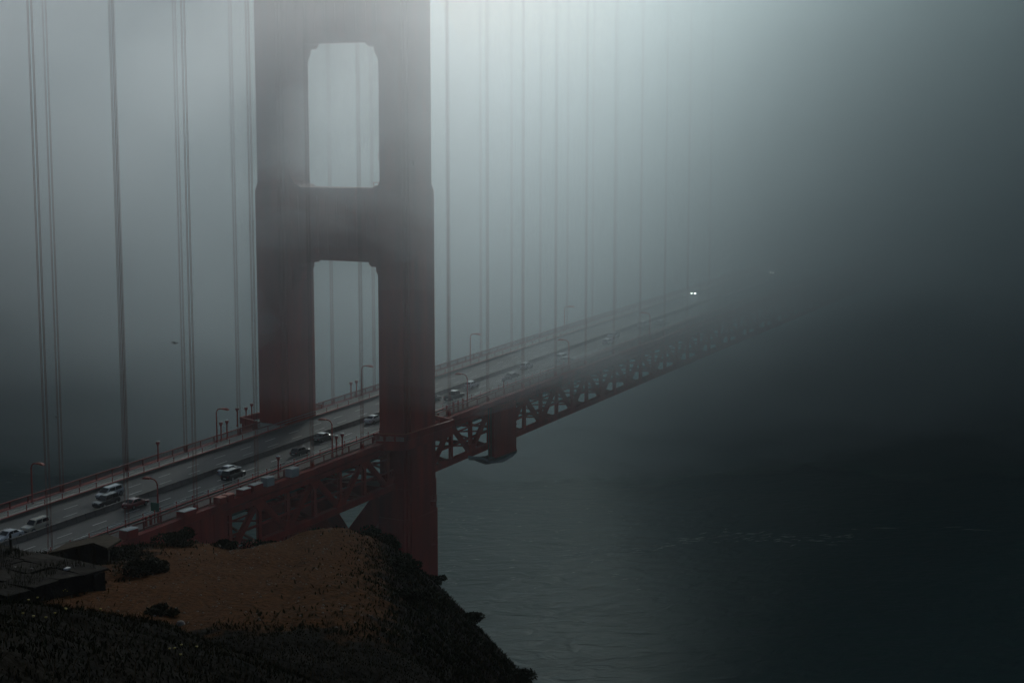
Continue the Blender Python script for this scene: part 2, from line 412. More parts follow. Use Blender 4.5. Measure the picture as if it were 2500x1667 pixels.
fb.bar((0, -HW, -1.5), (0, HW, -1.5), 0.5, 0.9); fb.bar((0, -HW, -3.4), (0, HW, -3.4), 0.4, 0.35)
for i in range(6):
    a, c = -HW + i * HW / 3, -HW + (i + 1) * HW / 3
    fb.bar((0, a, -3.3), (0, c, -1.6), 0.22, 0.26) if i % 2 == 0 else fb.bar((0, a, -1.6), (0, c, -3.3), 0.22, 0.26)
fbm_ = fb.mesh('floor_beam', 'orange')
st_ = MB(); st_.bar((0, -HW, -DEP - 0.7), (0, HW, -DEP - 0.7), 0.6, 0.5)
stm = st_.mesh('bottom_strut', 'orange')
lm_ = MB(); lm_.bar((0, -HW, -DEP - 0.75), (PAN / 2, 0, -DEP - 0.46), 0.4, 0.3); lm_.bar((0, HW, -DEP - 0.75), (PAN / 2, 0, -DEP - 0.46), 0.4, 0.3)
lm_.bar((PAN / 2, 0, -DEP - 0.46), (PAN, -HW, -DEP - 0.17), 0.4, 0.3); lm_.bar((PAN / 2, 0, -DEP - 0.46), (PAN, HW, -DEP - 0.17), 0.4, 0.3)
lmm = lm_.mesh('lateral_brace', 'orange')
strm = MB()
for yy in (-7.5, -4.5, -1.5, 1.5, 4.5, 7.5): pass
for i, x in enumerate(XS[:-1]):
    if x > 420: break
    link('floor_beam', fbm_, fl, (x, 0, zd(x)))
    if i % 2 == 0:
        link('bottom_strut', stm, fl, (x, 0, zd(x))); link('lateral_brace', lmm, fl, (x, 0, zd(x)))
for yy, zz in ((-9, -4.6), (-8.2, -4.7), (6, -4.6), (10.5, -6.6), (-11.5, -6.8)): strip('utility_pipe', [(yy + 0.28 * math.cos(a), zz + 0.28 * math.sin(a)) for a in np.linspace(0, 2 * math.pi, 8, endpoint=False)], 'barrier', fl)
for yy in (-8, -4, 0, 4, 8): strip('stringer', rect(yy - 0.15, yy + 0.15, -1.02, -0.46), 'orange', fl)

# ------------------------------------------------------------------ tower
tow = thing('bridge_tower', 'tall rust red bridge tower with two legs and open portals, fading upward into fog', 'tower', (0, 0, Z0))
def stepped(wx, wy, n1=0.06, n2=0.06):
    """stepped cruciform outline of a leg section"""
    a, b_ = wx / 2, wy / 2; c, d = wx * n1, wy * n2
    qd = [(a, b_ - 2 * d), (a - c, b_ - 2 * d), (a - c, b_ - d), (a - 2 * c, b_ - d), (a - 2 * c, b_)]
    out = []
    for sx, sy_, rev in ((1, 1, 0), (-1, 1, 1), (-1, -1, 0), (1, -1, 1)):
        pts = [(sx * p[0], sy_ * p[1]) for p in qd]
        out += pts[::-1] if rev else pts
    return out
TIERS = [(-72.0, -15.2, 12.0, 7.2), (-15.2, -9.5, 11.5, 7.0), (-9.5, 44.6, 11.2, 6.8), (46.0, 84.0, 10.2, 6.2), (85.2, 118, 9.2, 5.6), (119, 152, 8.2, 5.0)]
for sy in (-1, 1):
    mb = MB(); prev = None
    for (z0, z1, wx, wy) in TIERS:
        o1 = stepped(wx, wy); k = len(o1)
        lo = [(p[0], sy * HW + p[1], z0) for p in o1]; hi = [(p[0], sy * HW + p[1], z1) for p in o1]
        if prev is not None:
            mb.add(prev + lo, [(i, (i + 1) % k, k + (i + 1) % k, k + i) for i in range(k)])
        mb.add(lo + hi, [(i, (i + 1) % k, k + (i + 1) % k, k + i) for i in range(k)])
        prev = hi
    k = len(prev); mb.add(prev, [tuple(range(k))])
    lg = mb.build('leg', 'orange', tow)
    for (z0, z1, wx, wy) in TIERS[2:4]:          # raised plate seams running round each leg
        rb = MB()
        z = z0 + 3.2
        while z < z1 - 1:
            o1 = stepped(wx + 0.07, wy + 0.07); rb.prism([(p[0], p[1] + sy * HW) for p in o1], 'z', z, z + 0.12); z += 5.4
        rb.build('plate_seam', 'orange', lg)['kind'] = 'stuff'
def portal(zb, zt, wl_, inner, top_br, bot_br):
    """strut between the legs with stepped brackets; inner = half clear width below and above"""
    hw_, hw2 = inner
    s_ = MB(); s_.prism([(-hw_ - 0.2, zb), (hw_ + 0.2, zb), (hw_ + 0.2, zt - 0.7), (hw2 + 0.2, zt), (-hw2 - 0.2, zt), (-hw_ - 0.2, zt - 0.7)], 'x', -wl_ / 2, wl_ / 2)
    s_ = s_.build('portal_strut', 'orange', tow)
    for sx in (-1, 1):                           # art-deco flutes on both faces
        for i in range(9):
            y = -hw_ + 1.6 + i * (2 * hw_ - 3.2) / 8
            MB().prism([(y - 0.55, zb + 1.3), (y + 0.55, zb + 1.3), (y + 0.35, zt - 1.6), (y - 0.35, zt - 1.6)], 'x', sx * wl_ / 2, sx * (wl_ / 2 + 0.28)).build('flute', 'orange', s_)
    for sy in (-1, 1):
        st = [(0, 0), (0, -6.2), (0.45, -6.2), (0.45, -4.6), (0.95, -4.2), (0.95, -3.0), (1.7, -1.7), (1.7, -0.9), (2.7, -0.9), (3.3, -0.45), (3.3, 0)]
        MB().prism([(sy * (hw_ - p[0] * bot_br), zb + p[1] * bot_br) for p in st], 'x', -wl_ / 2 + 0.25, wl_ / 2 - 0.25).build('corner_bracket', 'orange', tow)
        st = [(0, 0), (2.6, 0), (2.1, 0.35), (1.3, 0.6), (0.5, 1.7), (0, 2.6)]
        MB().prism([(sy * (hw2 - p[0] * top_br), zt + p[1] * top_br) for p in st], 'x', -wl_ / 2 + 0.25, wl_ / 2 - 0.25).build('corner_bracket', 'orange', tow)
portal(31.7, 45.2, 5.6, (HW - 3.4, HW - 3.1), 1.0, 0.95)
portal(71.9, 83.5, 5.2, (HW - 3.1, HW - 2.8), 1.0, 1.15)
portal(105.0, 116.0, 4.8, (HW - 2.8, HW - 2.5), 1.0, 1.0)
portal(138.0, 148.0, 4.4, (HW - 2.5, HW - 2.3), 0.8, 1.0)
# bracing below the deck
for z0, z1 in ((-66.0, -41.0), (-39.0, -12.5)):
    MB().bar((0, -HW + 3, z0), (0, HW - 3, z1), 4.2, 4.6, up=(1, 0, 0)).build('cross_brace', 'orange', tow)
    MB().bar((0.05, HW - 3, z0), (0.05, -HW + 3, z1), 4.1, 9.0, up=(1, 0, 0)).build('cross_brace', 'orange', tow)
MB().bar((0, -HW + 2, -40), (0, HW - 2, -40), 4.6, 3.8).build('cross_strut', 'orange', tow)
MB().bar((0, -HW + 2, -11.6), (0, HW - 2, -11.6), 4.4, 2.2).build('cross_strut', 'orange', tow)
MB().prism([(-26, -24), (26, -24), (26, 24), (-26, 24)], 'z', -73.5, -66.5).build('pier', 'concrete', tow)
def cage(y, x, z, oy, ox):
    """small maintenance cage bolted to a leg"""
    c = MB(); w, h, d = 1.1, 1.25, 0.85
    c.box((x + ox * d / 2, y + oy * d / 2, z), (w if not ox else d, d if oy else w, 0.09))
    for zz in (0.45, 0.85, h): 
        if oy: c.bar((x - w / 2, y + oy * d, z + zz), (x + w / 2, y + oy * d, z + zz), 0.07, 0.07)
        for e in (-1, 1):
            if oy: c.bar((x + e * w / 2, y, z + zz), (x + e * w / 2, y + oy * d, z + zz), 0.07, 0.07)
    for e in (-1, 1): c.bar((x + e * w / 2, y + oy * d, z), (x + e * w / 2, y + oy * d, z + h), 0.08, 0.08)
    c.prism([(x - 0.3, z), (x + 0.3, z), (x, z - 0.9)], 'y', y, y + oy * 0.25)
    c.build('maintenance_cage', 'orange', tow)
for sy, yy in ((-1, -HW - 3.1), (1, HW + 3.1), (-1, -HW + 3.1), (1, HW - 3.1)):
    cage(yy, -2.4, 50.4, math.copysign(1, yy - sy * HW), 0)
for z in (-13.2, -21.5): cage(-HW - 3.45, 2.5, z, -1, 0)
for yy in (HW - 5.2, -HW + 4.6):
    c = MB()
    for zz in (0.5, 1.1):
        for e in (-0.8, 0.8): c.bar((-2.4, yy + e * 1, 45.2 + zz), (-0.8, yy + e, 45.2 + zz), 0.07, 0.07)
        for e in (-2.4, -0.8): c.bar((e, yy - 0.8, 45.2 + zz), (e, yy + 0.8, 45.2 + zz), 0.07, 0.07)
    for ex in (-2.4, -0.8):
        for e in (-0.8, 0.8): c.bar((ex, yy + e, 45.2), (ex, yy + e, 46.35), 0.08, 0.08)
    c.build('hatch_rail', 'orange', tow)

# walkway wrapping round the outside of each leg
def bay(sy, lab):
    t = thing('tower_walkway', lab, 'walkway', (0, 0, Z0))
    o_ = [(-10.6, 13.2), (-8.6, 18.6), (8.6, 18.6), (10.6, 13.2)]
    fp = [(x, sy * y) for x, y in o_] + [(5.65, sy * 13.2), (5.65, sy * 17.15), (-5.65, sy * 17.15), (-5.65, sy * 13.2)]
    MB().prism([(x * 0.97, y - sy * 0.3) for x, y in fp[:4]] + fp[4:], 'z', 0.104, 0.2).build('deck_slab', 'walk', t)
    MB().prism([(x, sy * y) for x, y in ((-10.4, 13.4), (-8.5, 18.4), (8.5, 18.4), (10.4, 13.4))] + [(5.75, sy * 13.4), (5.75, sy * 17.25), (-5.75, sy * 17.25), (-5.75, sy * 13.4)], 'z', -1.6, 0.1).build('edge_girder', 'orange', t)
    for i in range(3):
        (xa, ya), (xb, yb) = o_[i], o_[i + 1]
        p = Vector((xa, sy * ya, 0)); q_ = Vector((xb, sy * yb, 0))
        MB().bar(p + Vector((0, 0, 1.45)), q_ + Vector((0, 0, 1.45)), 0.22, 0.15).build('top_rail', 'orange_b', t)
        pk = MB(); L = (q_ - p).length; k = int(L / 0.21)
        for j in range(k + 1):
            c = p.lerp(q_, j / k); pk.box((c.x, c.y, 0.83), (0.1, 0.1, 1.2))
        o = pk.build('pickets', 'orange', t); o['kind'] = 'stuff'
        for j in range(4):
            c = p.lerp(q_, j / 3); MB().box((c.x, c.y, 0.83), (0.24, 0.24, 1.3)).build('post', 'orange', t)
bay(-1, 'railed walkway bay wrapping round the near tower leg')
bay(1, 'railed walkway bay wrapping round the far tower leg')

# ------------------------------------------------------------------ cables and suspenders
def cable_z(x):
    if x >= 0: return Z0 + 152 - 143 * (1 - ((x - 640) / 640) ** 2)
    return Z0 + 152 + x * (140 / 343) + 0.00045 * x * (x + 343)
def cable(sy, lab):
    t = thing('main_cable', lab, 'cable', (0, 0, 0))
    MB().tube([(x, sy * HW, cable_z(x)) for x in np.linspace(-152.4, 0, 16)], 0.46, 10).build('cable_run', 'orange', t)
    MB().tube([(x, sy * HW, cable_z(x)) for x in np.linspace(0, 152.4, 20)], 0.46, 10).build('cable_run', 'orange', t)
cable(-1, 'main suspension cable above the near side, lost in the fog')
cable(1, 'main suspension cable above the far side, lost in the fog')
rope_me = MB().tube([(0, 0, 0), (0, 0, 1)], 0.033, 6).mesh('rope', 'rope')
sock_me = MB().box((0, 0, 0.35), (0.78, 0.34, 0.7)).box((0, 0, 0.85), (0.9, 0.26, 0.14)).mesh('socket', 'orange')
for sy, side in ((-1, 'near'), (1, 'far')):
    for i in list(range(-8, 0)) + list(range(1, 11)):
        x = i * PAN
        z0 = zd(x) - 1.0; z1 = cable_z(x)
        where = '%s %s the tower' % (ORD[abs(i) - 1], 'left of' if i < 0 else 'right of')
        t = thing('suspender', 'vertical steel suspender ropes on the %s side, %s' % (side, where), 'suspender', (x, sy * HW, z0), group='suspenders of the %s side' % side)
        for dx in (-0.33, 0.33):
            for dy in (-0.1, 0.1):
                link('rope', rope_me, t, (dx, dy, 0), scale=(1, 1, z1 - z0))
        link('socket', sock_me, t, (0, 0, 1.2))

# ------------------------------------------------------------------ street lamps and posts
def lamp_tree():
    t = link('street_lamp', None)
    MB().lathe([(0.24, 0), (0.24, 0.5), (0.15, 0.6), (0.135, 3.2), (0.115, 5.6)], n=10).build('pole', 'orange', t, smooth=True)
    pts = [(0, 0, 5.55)] + [(0, 0.9 - 0.9 * math.cos(a), 5.55 + 0.95 * math.sin(a)) for a in np.linspace(0.25, 1.5, 6)] + [(0, 1.5, 6.56)]
    MB().tube(pts, 0.105, 8).build('arm', 'orange', t, smooth=True)
    h = MB().prism([(1.25, 6.42), (2.75, 6.32), (2.8, 6.45), (2.3, 6.72), (1.35, 6.70)], 'x', -0.26, 0.26).build('lamp_head', 'orange_b', t, bevel=0.05)
    MB().box((0, 2.2, 6.33), (0.36, 0.85, 0.06)).build('lens', 'globe', h)
    return t
lp = lamp_tree(); first = True
LAMPS = [(-68.4, 1, 'leftmost curved street lamp on the far railing'), (-22.9, 1, 'curved street lamp left of the far tower leg'),
         (24.3, 1, 'curved street lamp seen through the tower portal'), (69.5, 1, 'curved street lamp on far railing just right of the tower'),
         (118.4, 1, 'hazy curved street lamp on far railing, second right of the tower'),
         (-68.4, -1, 'curved street lamp on the near sidewalk beside the green sign'), (-23.1, -1, 'curved street lamp on the near sidewalk just left of the near tower leg'),
         (23.9, -1, 'curved street lamp on the near sidewalk right of the tower beside black pickup'), (69.5, -1, 'hazy street lamp on the near sidewalk, second right of the tower'),
         (115.0, -1, 'faint street lamp on near sidewalk, third right of the tower')]
for x, sy, lab in LAMPS:
    o = lp if first else copy_tree(lp); first = False
    o.location = (x, sy * 12.75, zd(x) + 0.22); o.rotation_euler[2] = 0 if sy < 0 else math.pi
    tag(o, lab, 'street lamp', 'street lamps along the bridge')
def post_tree():
    t = link('light_post', None)
    MB().lathe([(0.2, 0), (0.2, 0.35), (0.14, 0.45), (0.13, 2.85), (0.16, 2.95), (0.34, 3.35), (0.34, 3.6)], n=10).build('column', 'orange', t, smooth=False)
    MB().lathe([(0.36, 3.604), (0.36, 3.68), (0.2, 3.76)], n=10).build('cap', 'globe', t)
    return t
pp = post_tree(); first = True
POSTS = [(-38.6, 13.0, 'lone flared light post on far sidewalk between two street lamps'), (-21.4, 13.0, 'left of two flared light posts beside the far lamp left of the tower'),
         (-19.7, 13.0, 'right of two flared light posts beside the far lamp left of the tower'), (-9.9, 18.3, 'slim light post at the left corner of the far tower walkway'),
         (-8.6, 17.2, 'second slim light post at the left corner of the far tower walkway'), (-5.3, 18.4, 'slim light post on the outer edge of the far tower walkway'),
         (20.7, 13.0, 'left of two flared light posts seen through the tower portal'), (22.7, 13.0, 'right of two flared light posts seen through the tower portal'),
         (-39.0, -13.0, 'flared light post on near sidewalk next to the white cabinets'), (-22.2, -13.0, 'left of two flared light posts on near sidewalk in front of the portal'),
         (-20.4, -13.0, 'right of two flared light posts on near sidewalk in front of the portal')]
for x, y, lab in POSTS:
    o = pp if first else copy_tree(pp); first = False
    o.location = (x, y, zd(x) + 0.22); tag(o, lab, 'light post', 'light posts on the sidewalks')
gp = thing('globe_lamp', 'short lamp post with a pale round globe on near sidewalk right of the tower', 'lamp', (38.6, -13.0, zd(38.6) + 0.22))
MB().lathe([(0.2, 0), (0.13, 0.4), (0.11, 2.5), (0.2, 2.6)], n=10).build('column', 'orange', gp)
MB().lathe([(0.02, 2.6), (0.28, 2.7), (0.42, 2.95), (0.44, 3.1), (0.36, 3.35), (0.15, 3.48), (0.02, 3.5)], n=14).build('globe', 'globe', gp, smooth=True)
STUB = [(15.6, 'first short dark post beside the black pickup, nearest the tower'), (18.2, 'second short dark post beside the black pickup'), (20.0, 'third short dark post beside the black pickup'), (21.9, 'fourth short dark post beside the black pickup, at the lamp')]
for x, lab in STUB:
    t = thing('bollard_post', lab, 'post', (x, -12.9, zd(x) + 0.22), group='short posts by the near lamp')
    MB().lathe([(0.2, 0), (0.17, 1.7), (0.22, 1.75), (0.22, 1.9)], n=8).build('column', 'orange', t)
    MB().lathe([(0.2, 1.904), (0.12, 2.02)], n=8).build('cap', 'globe' if x == 15.6 else 'orange', t)
for x, lab in ((-70.9, 'left of two stub posts near the green sign'), (-69.9, 'right of two stub posts near the green sign')):
    t = thing('bollard_post', lab, 'post', (x, -12.6, zd(x) + 0.22), group='stub posts by the green sign')
    MB().lathe([(0.2, 0), (0.18, 1.2), (0.24, 1.25), (0.24, 1.4)], n=8).build('column', 'orange', t); MB().lathe([(0.22, 1.404), (0.12, 1.5)], n=8).build('cap', 'orange', t)

# green sign facing the traffic
t = thing('road_sign', 'blank-looking dark green road sign on a post on near sidewalk', 'sign', (-69.0, -12.6, zd(-69) + 0.22))
MB().bar((0, 0, 0), (0, 0, 2.0), 0.12, 0.12).build('post', 'orange', t)
MB().box((0.09, 0, 2.45), (0.05, 1.55, 1.35)).build('panel', 'green', t, bevel=0.02)

# cabinets and covered bins on the near sidewalk
def cabinet(x, lab, w, d, h, body, top, slope=0.0):
    t = thing('utility_cabinet', lab, 'cabinet', (x, -14.35, zd(x) + 0.19), group='cabinets on the near sidewalk')
    MB().box((0, 0, h / 2), (w, d, h)).build('body', body, t, bevel=0.03)
    MB().prism([(-d / 2 - 0.05, h + 0.004), (d / 2 + 0.05, h + 0.004), (d / 2 - 0.1, h + 0.12), (-d / 2 + 0.1, h + 0.12)], 'x', -w / 2 - 0.04, w / 2 + 0.04).build('lid', top, t)
    MB().box((0, -d / 2 - 0.015, h * 0.5), (w * 0.8, 0.02, h * 0.75)).build('door', body, t)
cabinet(-76.6, 'white topped cabinet behind the hill edge on near sidewalk', 2.4, 1.5, 1.3, 'orange', 'white')
cabinet(-63.9, 'wide flat white lidded bin right of the green sign', 2.9, 1.5, 0.95, 'orange', 'white')
cabinet(-55.9, 'left of two orange lidded bins on near sidewalk', 1.6, 1.3, 1.0, 'orange', 'orange_b')
cabinet(-53.9, 'right of two orange lidded bins on near sidewalk', 1.6, 1.3, 1.0, 'orange', 'orange_b')
cabinet(-50.0, 'left of two low white lidded bins on near sidewalk', 2.0, 1.4, 0.95, 'orange', 'white')
cabinet(-46.9, 'right of two low white lidded bins on near sidewalk', 2.5, 1.2, 1.0, 'orange', 'white')
cabinet(-43.7, 'left of two boxy white cabinets on near sidewalk', 1.9, 1.3, 1.35, 'white', 'white')
cabinet(-37.0, 'right of two boxy white cabinets beside a flared post', 2.0, 1.3, 1.35, 'white', 'white')

# ------------------------------------------------------------------ painting enclosures hung on the near truss
t = thing('work_enclosure', 'boxy red maintenance enclosure hanging over the near truss right of the tower', 'enclosure', (35, -HW - 0.3, zd(35)))
yo = -1.35
for i in range(4):
    MB().box((-4.6 + 1.15 + i * 2.3, yo, -6.3), (2.27, 0.12, 10.6)).build('panel', 'orange', t)
MB().box((0, yo + 1.6, -11.85), (9.3, 3.4, 0.25)).build('floor', 'barrier', t)
for z in (-1.4, -6.0, -11.4): MB().box((0, yo - 0.1, z), (9.4, 0.1, 0.22)).build('waler', 'orange', t)
for x_ in (-4.6, 4.6):
    MB().box((x_, yo + 0.8, -6.5), (0.14, 1.4, 10.4)).build('end_panel', 'orange', t)
for x_ in (-6.6, -5.6): MB().bar((x_, yo + 0.3, -1.0), (x_, yo + 0.3, -11.9), 0.18, 0.18).build('scaffold_pole', 'barrier', t)
MB().box((-5.8, yo + 1.4, -11.6), (2.6, 2.8, 0.5)).build('scaffold_deck', 'barrier', t)
hull = MB()
prof = [(-15.0, -9.9, 0.15), (-10, -11.0, 1.4), (-6.0, -12.6, 2.2), (-1.0, -13.2, 2.3), (3.0, -12.75, 1.6), (5.0, -12.0, 0.2)]
hv_ = []
for (x_, z_, w_) in prof:
    hv_ += [(x_, yo + 0.1, z_ + 0.7), (x_, yo - 0.05, z_ + 0.2), (x_, yo + w_ * 0.6, z_ - 0.15), (x_, yo + w_ * 1.6, z_ + 0.3), (x_, yo + w_ * 1.7, z_ + 0.7)]
hull.add(hv_, [(i * 5 + j, i * 5 + j + 1, (i + 1) * 5 + j + 1, (i + 1) * 5 + j) for i in range(len(prof) - 1) for j in range(4)])
tag(hull.build('catch_net', 'net', None, (35, -HW - 0.3, zd(35))), 'sagging grey catch net slung beneath the red enclosure', 'net')
t = thing('work_enclosure', 'long red containment sheeting along the near truss above the hill', 'enclosure', (-70, -HW - 0.95, zd(-70)))
for i in range(12):
    xx = -70 - 22 + i * 3.1
    a = MB(); w = 3.05
    a.add([(xx + 70, 0, zd(xx) - Z0 - (zd(-70) - Z0) - 1.0), (xx + 70 + w, 0, zd(xx + w) - zd(-70) - 1.0), (xx + 70 + w, -0.1, zd(xx + w) - zd(-70) - 9.4), (xx + 70, -0.1, zd(xx) - zd(-70) - 9.4),
           (xx + 70, 0.1, zd(xx) - zd(-70) - 1.0), (xx + 70 + w, 0.1, zd(xx + w) - zd(-70) - 1.0), (xx + 70 + w, 0.02, zd(xx + w) - zd(-70) - 9.4), (xx + 70, 0.02, zd(xx) - zd(-70) - 9.4)],
          [(0, 1, 2, 3), (4, 7, 6, 5), (0, 4, 5, 1), (1, 5, 6, 2), (2, 6, 7, 3), (3, 7, 4, 0)])
    a.build('sheet', 'orange', t)

# ------------------------------------------------------------------ vehicles
PAINTS = {}
def paint(c, metal=0.0):
    key = (c, metal)
    if key not in PAINTS:
        m = mat('car_paint', c, 0.28, metal)
        m.node_tree.nodes['Principled BSDF'].inputs['Coat Weight'].default_value = 0.6
        m.node_tree.nodes['Principled BSDF'].inputs['Coat Roughness'].default_value = 0.05
        PAINTS[key] = m
    return PAINTS[key]
def loft(secs):
    mb = MB(); k = len(secs[0][1]); v = []
    for x, pts in secs: v += [(x, y, z) for y, z in pts]
    f = [(i * k + j, i * k + (j + 1) % k, (i + 1) * k + (j + 1) % k, (i + 1) * k + j) for i in range(len(secs) - 1) for j in range(k)]
    f += [tuple(range(k))[::-1], tuple((len(secs) - 1) * k + j for j in range(k))]
    return mb.add(v, f)
KIND = {  # lower body (x, top z, half width), cabin base x0,x1 (front, rear) and roof x0,x1, roof z, belt z
    'sedan': dict(L=4.7, body=[(2.35, .62, .70), (2.25, .72, .82), (1.5, .86, .89), (0.9, .95, .9), (-1.2, .98, .9), (-2.1, .98, .87), (-2.33, .8, .78)], cab=(1.15, -1.75, .35, -.95, 1.44, .95)),
    'suv': dict(L=4.7, body=[(2.35, .75, .74), (2.25, .95, .86), (1.4, 1.06, .93), (1.0, 1.1, .93), (-2.1, 1.12, .92), (-2.33, .95, .86)], cab=(1.2, -2.28, .55, -2.05, 1.78, 1.1)),
    'minivan': dict(L=4.95, body=[(2.5, .7, .74), (2.4, .88, .86), (1.7, 1.02, .95), (1.3, 1.06, .96), (-2.25, 1.08, .95), (-2.45, .9, .9)], cab=(1.65, -2.4, .75, -2.15, 1.75, 1.06)),
    'hatch': dict(L=4.2, body=[(2.1, .62, .7), (2.0, .76, .82), (1.3, .9, .87), (.8, .96, .88), (-1.85, 1.0, .87), (-2.08, .85, .8)], cab=(1.05, -1.98, .3, -1.35, 1.5, .96)),
    'pickup': dict(L=5.6, body=[(2.8, .8, .78), (2.7, 1.0, .9), (1.7, 1.12, .98), (1.2, 1.15, .98), (-2.6, 1.15, .97), (-2.78, 1.05, .93)], cab=(1.35, -.95, .75, -.75, 1.88, 1.14)),
    'truck': dict(L=6.4, body=[(3.2, .9, .95), (3.15, 1.2, 1.05), (1.7, 1.3, 1.1), (1.5, 1.15, 1.1), (-3.0, 1.15, 1.1), (-3.2, 1.05, 1.1)], cab=(3.0, 1.5, 2.6, 1.6, 2.45, 1.28)),
}
def car(kind, name, label, x, y, north, col, metal=0.0, lights=None, load=None, yaw=0.0):
    K = KIND[kind]
    t = thing(name, label, 'truck' if kind in ('pickup', 'truck') else 'car', (x, y, zd(x) + 0.006), (math.pi if north else 0) + yaw, group='vehicles crossing the bridge')
    t.rotation_euler[1] = math.atan(0.038) * (1 if north else -1)
    pm = paint(col, metal)
    secs = []
    for (xx, zt, hw_) in K['body']:
        zb = 0.24
        half = [(0.82 * hw_, zb), (hw_ * 0.97, zb + 0.12), (hw_, zb + (zt - zb) * 0.45), (hw_ * 0.975, zt - 0.1), (hw_ * 0.88, zt)]
        secs.append((xx, half + [(-a, c) for a, c in half[::-1]]))
    bo = loft(secs).build('body', pm, t, smooth=False)
    bo.modifiers.new('bevel', 'BEVEL').width = 0.03; bo.modifiers['bevel'].limit_method = 'ANGLE'
    bf, br, rf, rr, rz_, bz = K['cab']; wb = K['body'][3][2] * 0.86; wr = wb * 0.84
    cab = MB(); cab.add([(bf, -wb, bz), (bf, wb, bz), (br, wb, bz), (br, -wb, bz), (rf, -wr, rz_), (rf, wr, rz_), (rr, wr, rz_), (rr, -wr, rz_)],
                        [(0, 3, 2, 1), (4, 5, 6, 7), (0, 1, 5, 4), (2, 3, 7, 6), (1, 2, 6, 5), (3, 0, 4, 7)])
    co = cab.build('cabin', pm, t); co.modifiers.new('bevel', 'BEVEL').width = 0.07
    P = [Vector(v) for v in ((bf, -wb, bz), (bf, wb, bz), (br, wb, bz), (br, -wb, bz), (rf, -wr, rz_), (rf, wr, rz_), (rr, wr, rz_), (rr, -wr, rz_))]
    ctr = sum(P, Vector()) / 8
    def pane(a, b_, c, d, u0, u1, v0, v1, nm):
        def pt(u, v): return P[a].lerp(P[b_], u).lerp(P[d].lerp(P[c], u), v)
        qd = [pt(u0, v0), pt(u1, v0), pt(u1, v1), pt(u0, v1)]
        nrm = (qd[1] - qd[0]).cross(qd[3] - qd[0]).normalized()
        if nrm.dot(qd[0] - ctr) < 0: nrm = -nrm
        vs_ = [p + nrm * 0.004 for p in qd] + [p + nrm * 0.02 for p in qd]
        MB().add(vs_, [(0, 1, 2, 3), (7, 6, 5, 4), (0, 4, 5, 1), (1, 5, 6, 2), (2, 6, 7, 3), (3, 7, 4, 0)]).build(nm, 'glass', co)
    pane(0, 1, 5, 4, 0.06, 0.94, 0.06, 0.9, 'windshield'); pane(2, 3, 7, 6, 0.08, 0.92, 0.12, 0.86, 'rear_window')
    for (a, b_, c, d) in ((1, 2, 6, 5), (3, 0, 4, 7)):
        for u0, u1 in ((0.1, 0.47), (0.51, 0.9)): pane(a, b_, c, d, u0, u1, 0.14, 0.86, 'side_window')
    if kind in ('suv', 'minivan'):
        for e in (-1, 1): MB().bar((rf - 0.2, e * wr * 0.86, rz_ + 0.05), (rr + 0.2, e * wr * 0.86, rz_ + 0.05), 0.05, 0.05).build('roof_rail', 'rim', co)
    xf, xr = K['body'][0][0] - 0.95 + (0.1 if kind == 'pickup' else 0), K['body'][-1][0] + 0.95
    hwid = K['body'][3][2]; wr_ = 0.33 if kind in ('sedan', 'hatch') else 0.39
    for wx in (xf, xr):
        for e in (-1, 1):
            wv = MB().tube([(wx, e * (hwid - 0.24), wr_), (wx, e * (hwid + 0.015), wr_)], wr_, 14).build('wheel', 'tire', t)
            MB().tube([(wx, e * (hwid - 0.1), wr_), (wx, e * (hwid + 0.022), wr_)], wr_ * 0.62, 10).build('rim', 'rim', wv)
    x0, z0, h0 = K['body'][1]; x1, z1, h1 = K['body'][-1]; xn = K['body'][0][0]
    for e in (-1, 1):
        MB().box((xn - 0.05, e * h0 * 0.66, z0 - 0.1), (0.16, h0 * 0.36, 0.14)).build('headlight', M[lights] if lights else M['lens'], t, bevel=0.02)
        MB().box((x1 + 0.03, e * h1 * 0.78, z1 - 0.12), (0.12, h1 * 0.32, 0.16)).build('tail_light', 'tail', t, bevel=0.02)
        MB().box((bf - 0.25, e * (hwid + 0.1), bz + 0.06), (0.12, 0.2, 0.13)).build('mirror', pm, t, bevel=0.02)
    MB().box((xn - 0.015, 0, 0.42), (0.1, h0 * 1.3, 0.2)).build('grille', 'tire', t); MB().box((x1 - 0.02, 0, 0.55), (0.05, 0.5, 0.14)).build('number_plate', 'globe', t)
    if kind == 'pickup':
        MB().box((-1.85, 0, 1.17), (1.7, 1.55, 0.05)).build('bed_cover', 'tire', t)
    if kind == 'truck':
        MB().box((-0.9, 0, 1.2), (4.4, 2.15, 0.12)).build('flatbed', 'barrier', t)
        MB().box((-0.2, 0, 1.75), (2.2, 1.8, 0.98)).build('load_box', 'orange_b', t, bevel=0.05)
        MB().prism([(-3.0, 1.27), (-1.5, 1.27), (-1.5, 2.2), (-1.8, 2.3)], 'y', -0.95, 0.95).build('arrow_board', 'orange_b', t)
    return t
car('sedan', 'white_sedan', 'white sedan at the far left edge coming toward the camera', -84.3, 1.5, True, (0.84, 0.85, 0.87))
car('suv', 'beige_suv', 'beige boxy suv behind the white sedan at the left edge', -78.9, 1.5, True, (0.72, 0.64, 0.5))
car('minivan', 'silver_minivan', 'silver minivan alongside a black suv in far lanes', -59.6, 4.8, True, (0.62, 0.64, 0.66), 0.3)
car('suv', 'black_suv', 'black suv next to the silver minivan in far lanes', -63.8, 1.7, True, (0.018, 0.022, 0.026))
car('sedan', 'red_sedan', 'dark red sedan driving away beside the median above the green sign', -62.4, -3.0, False, (0.26, 0.008, 0.008))
car('sedan', 'silver_sedan', 'silver sedan driving away beside the median, left of the tower', -39.2, -3.0, False, (0.55, 0.56, 0.58), 0.4)
car('suv', 'black_car', 'black car side by side with the silver sedan left of the tower', -41.8, -5.9, False, (0.014, 0.014, 0.016))
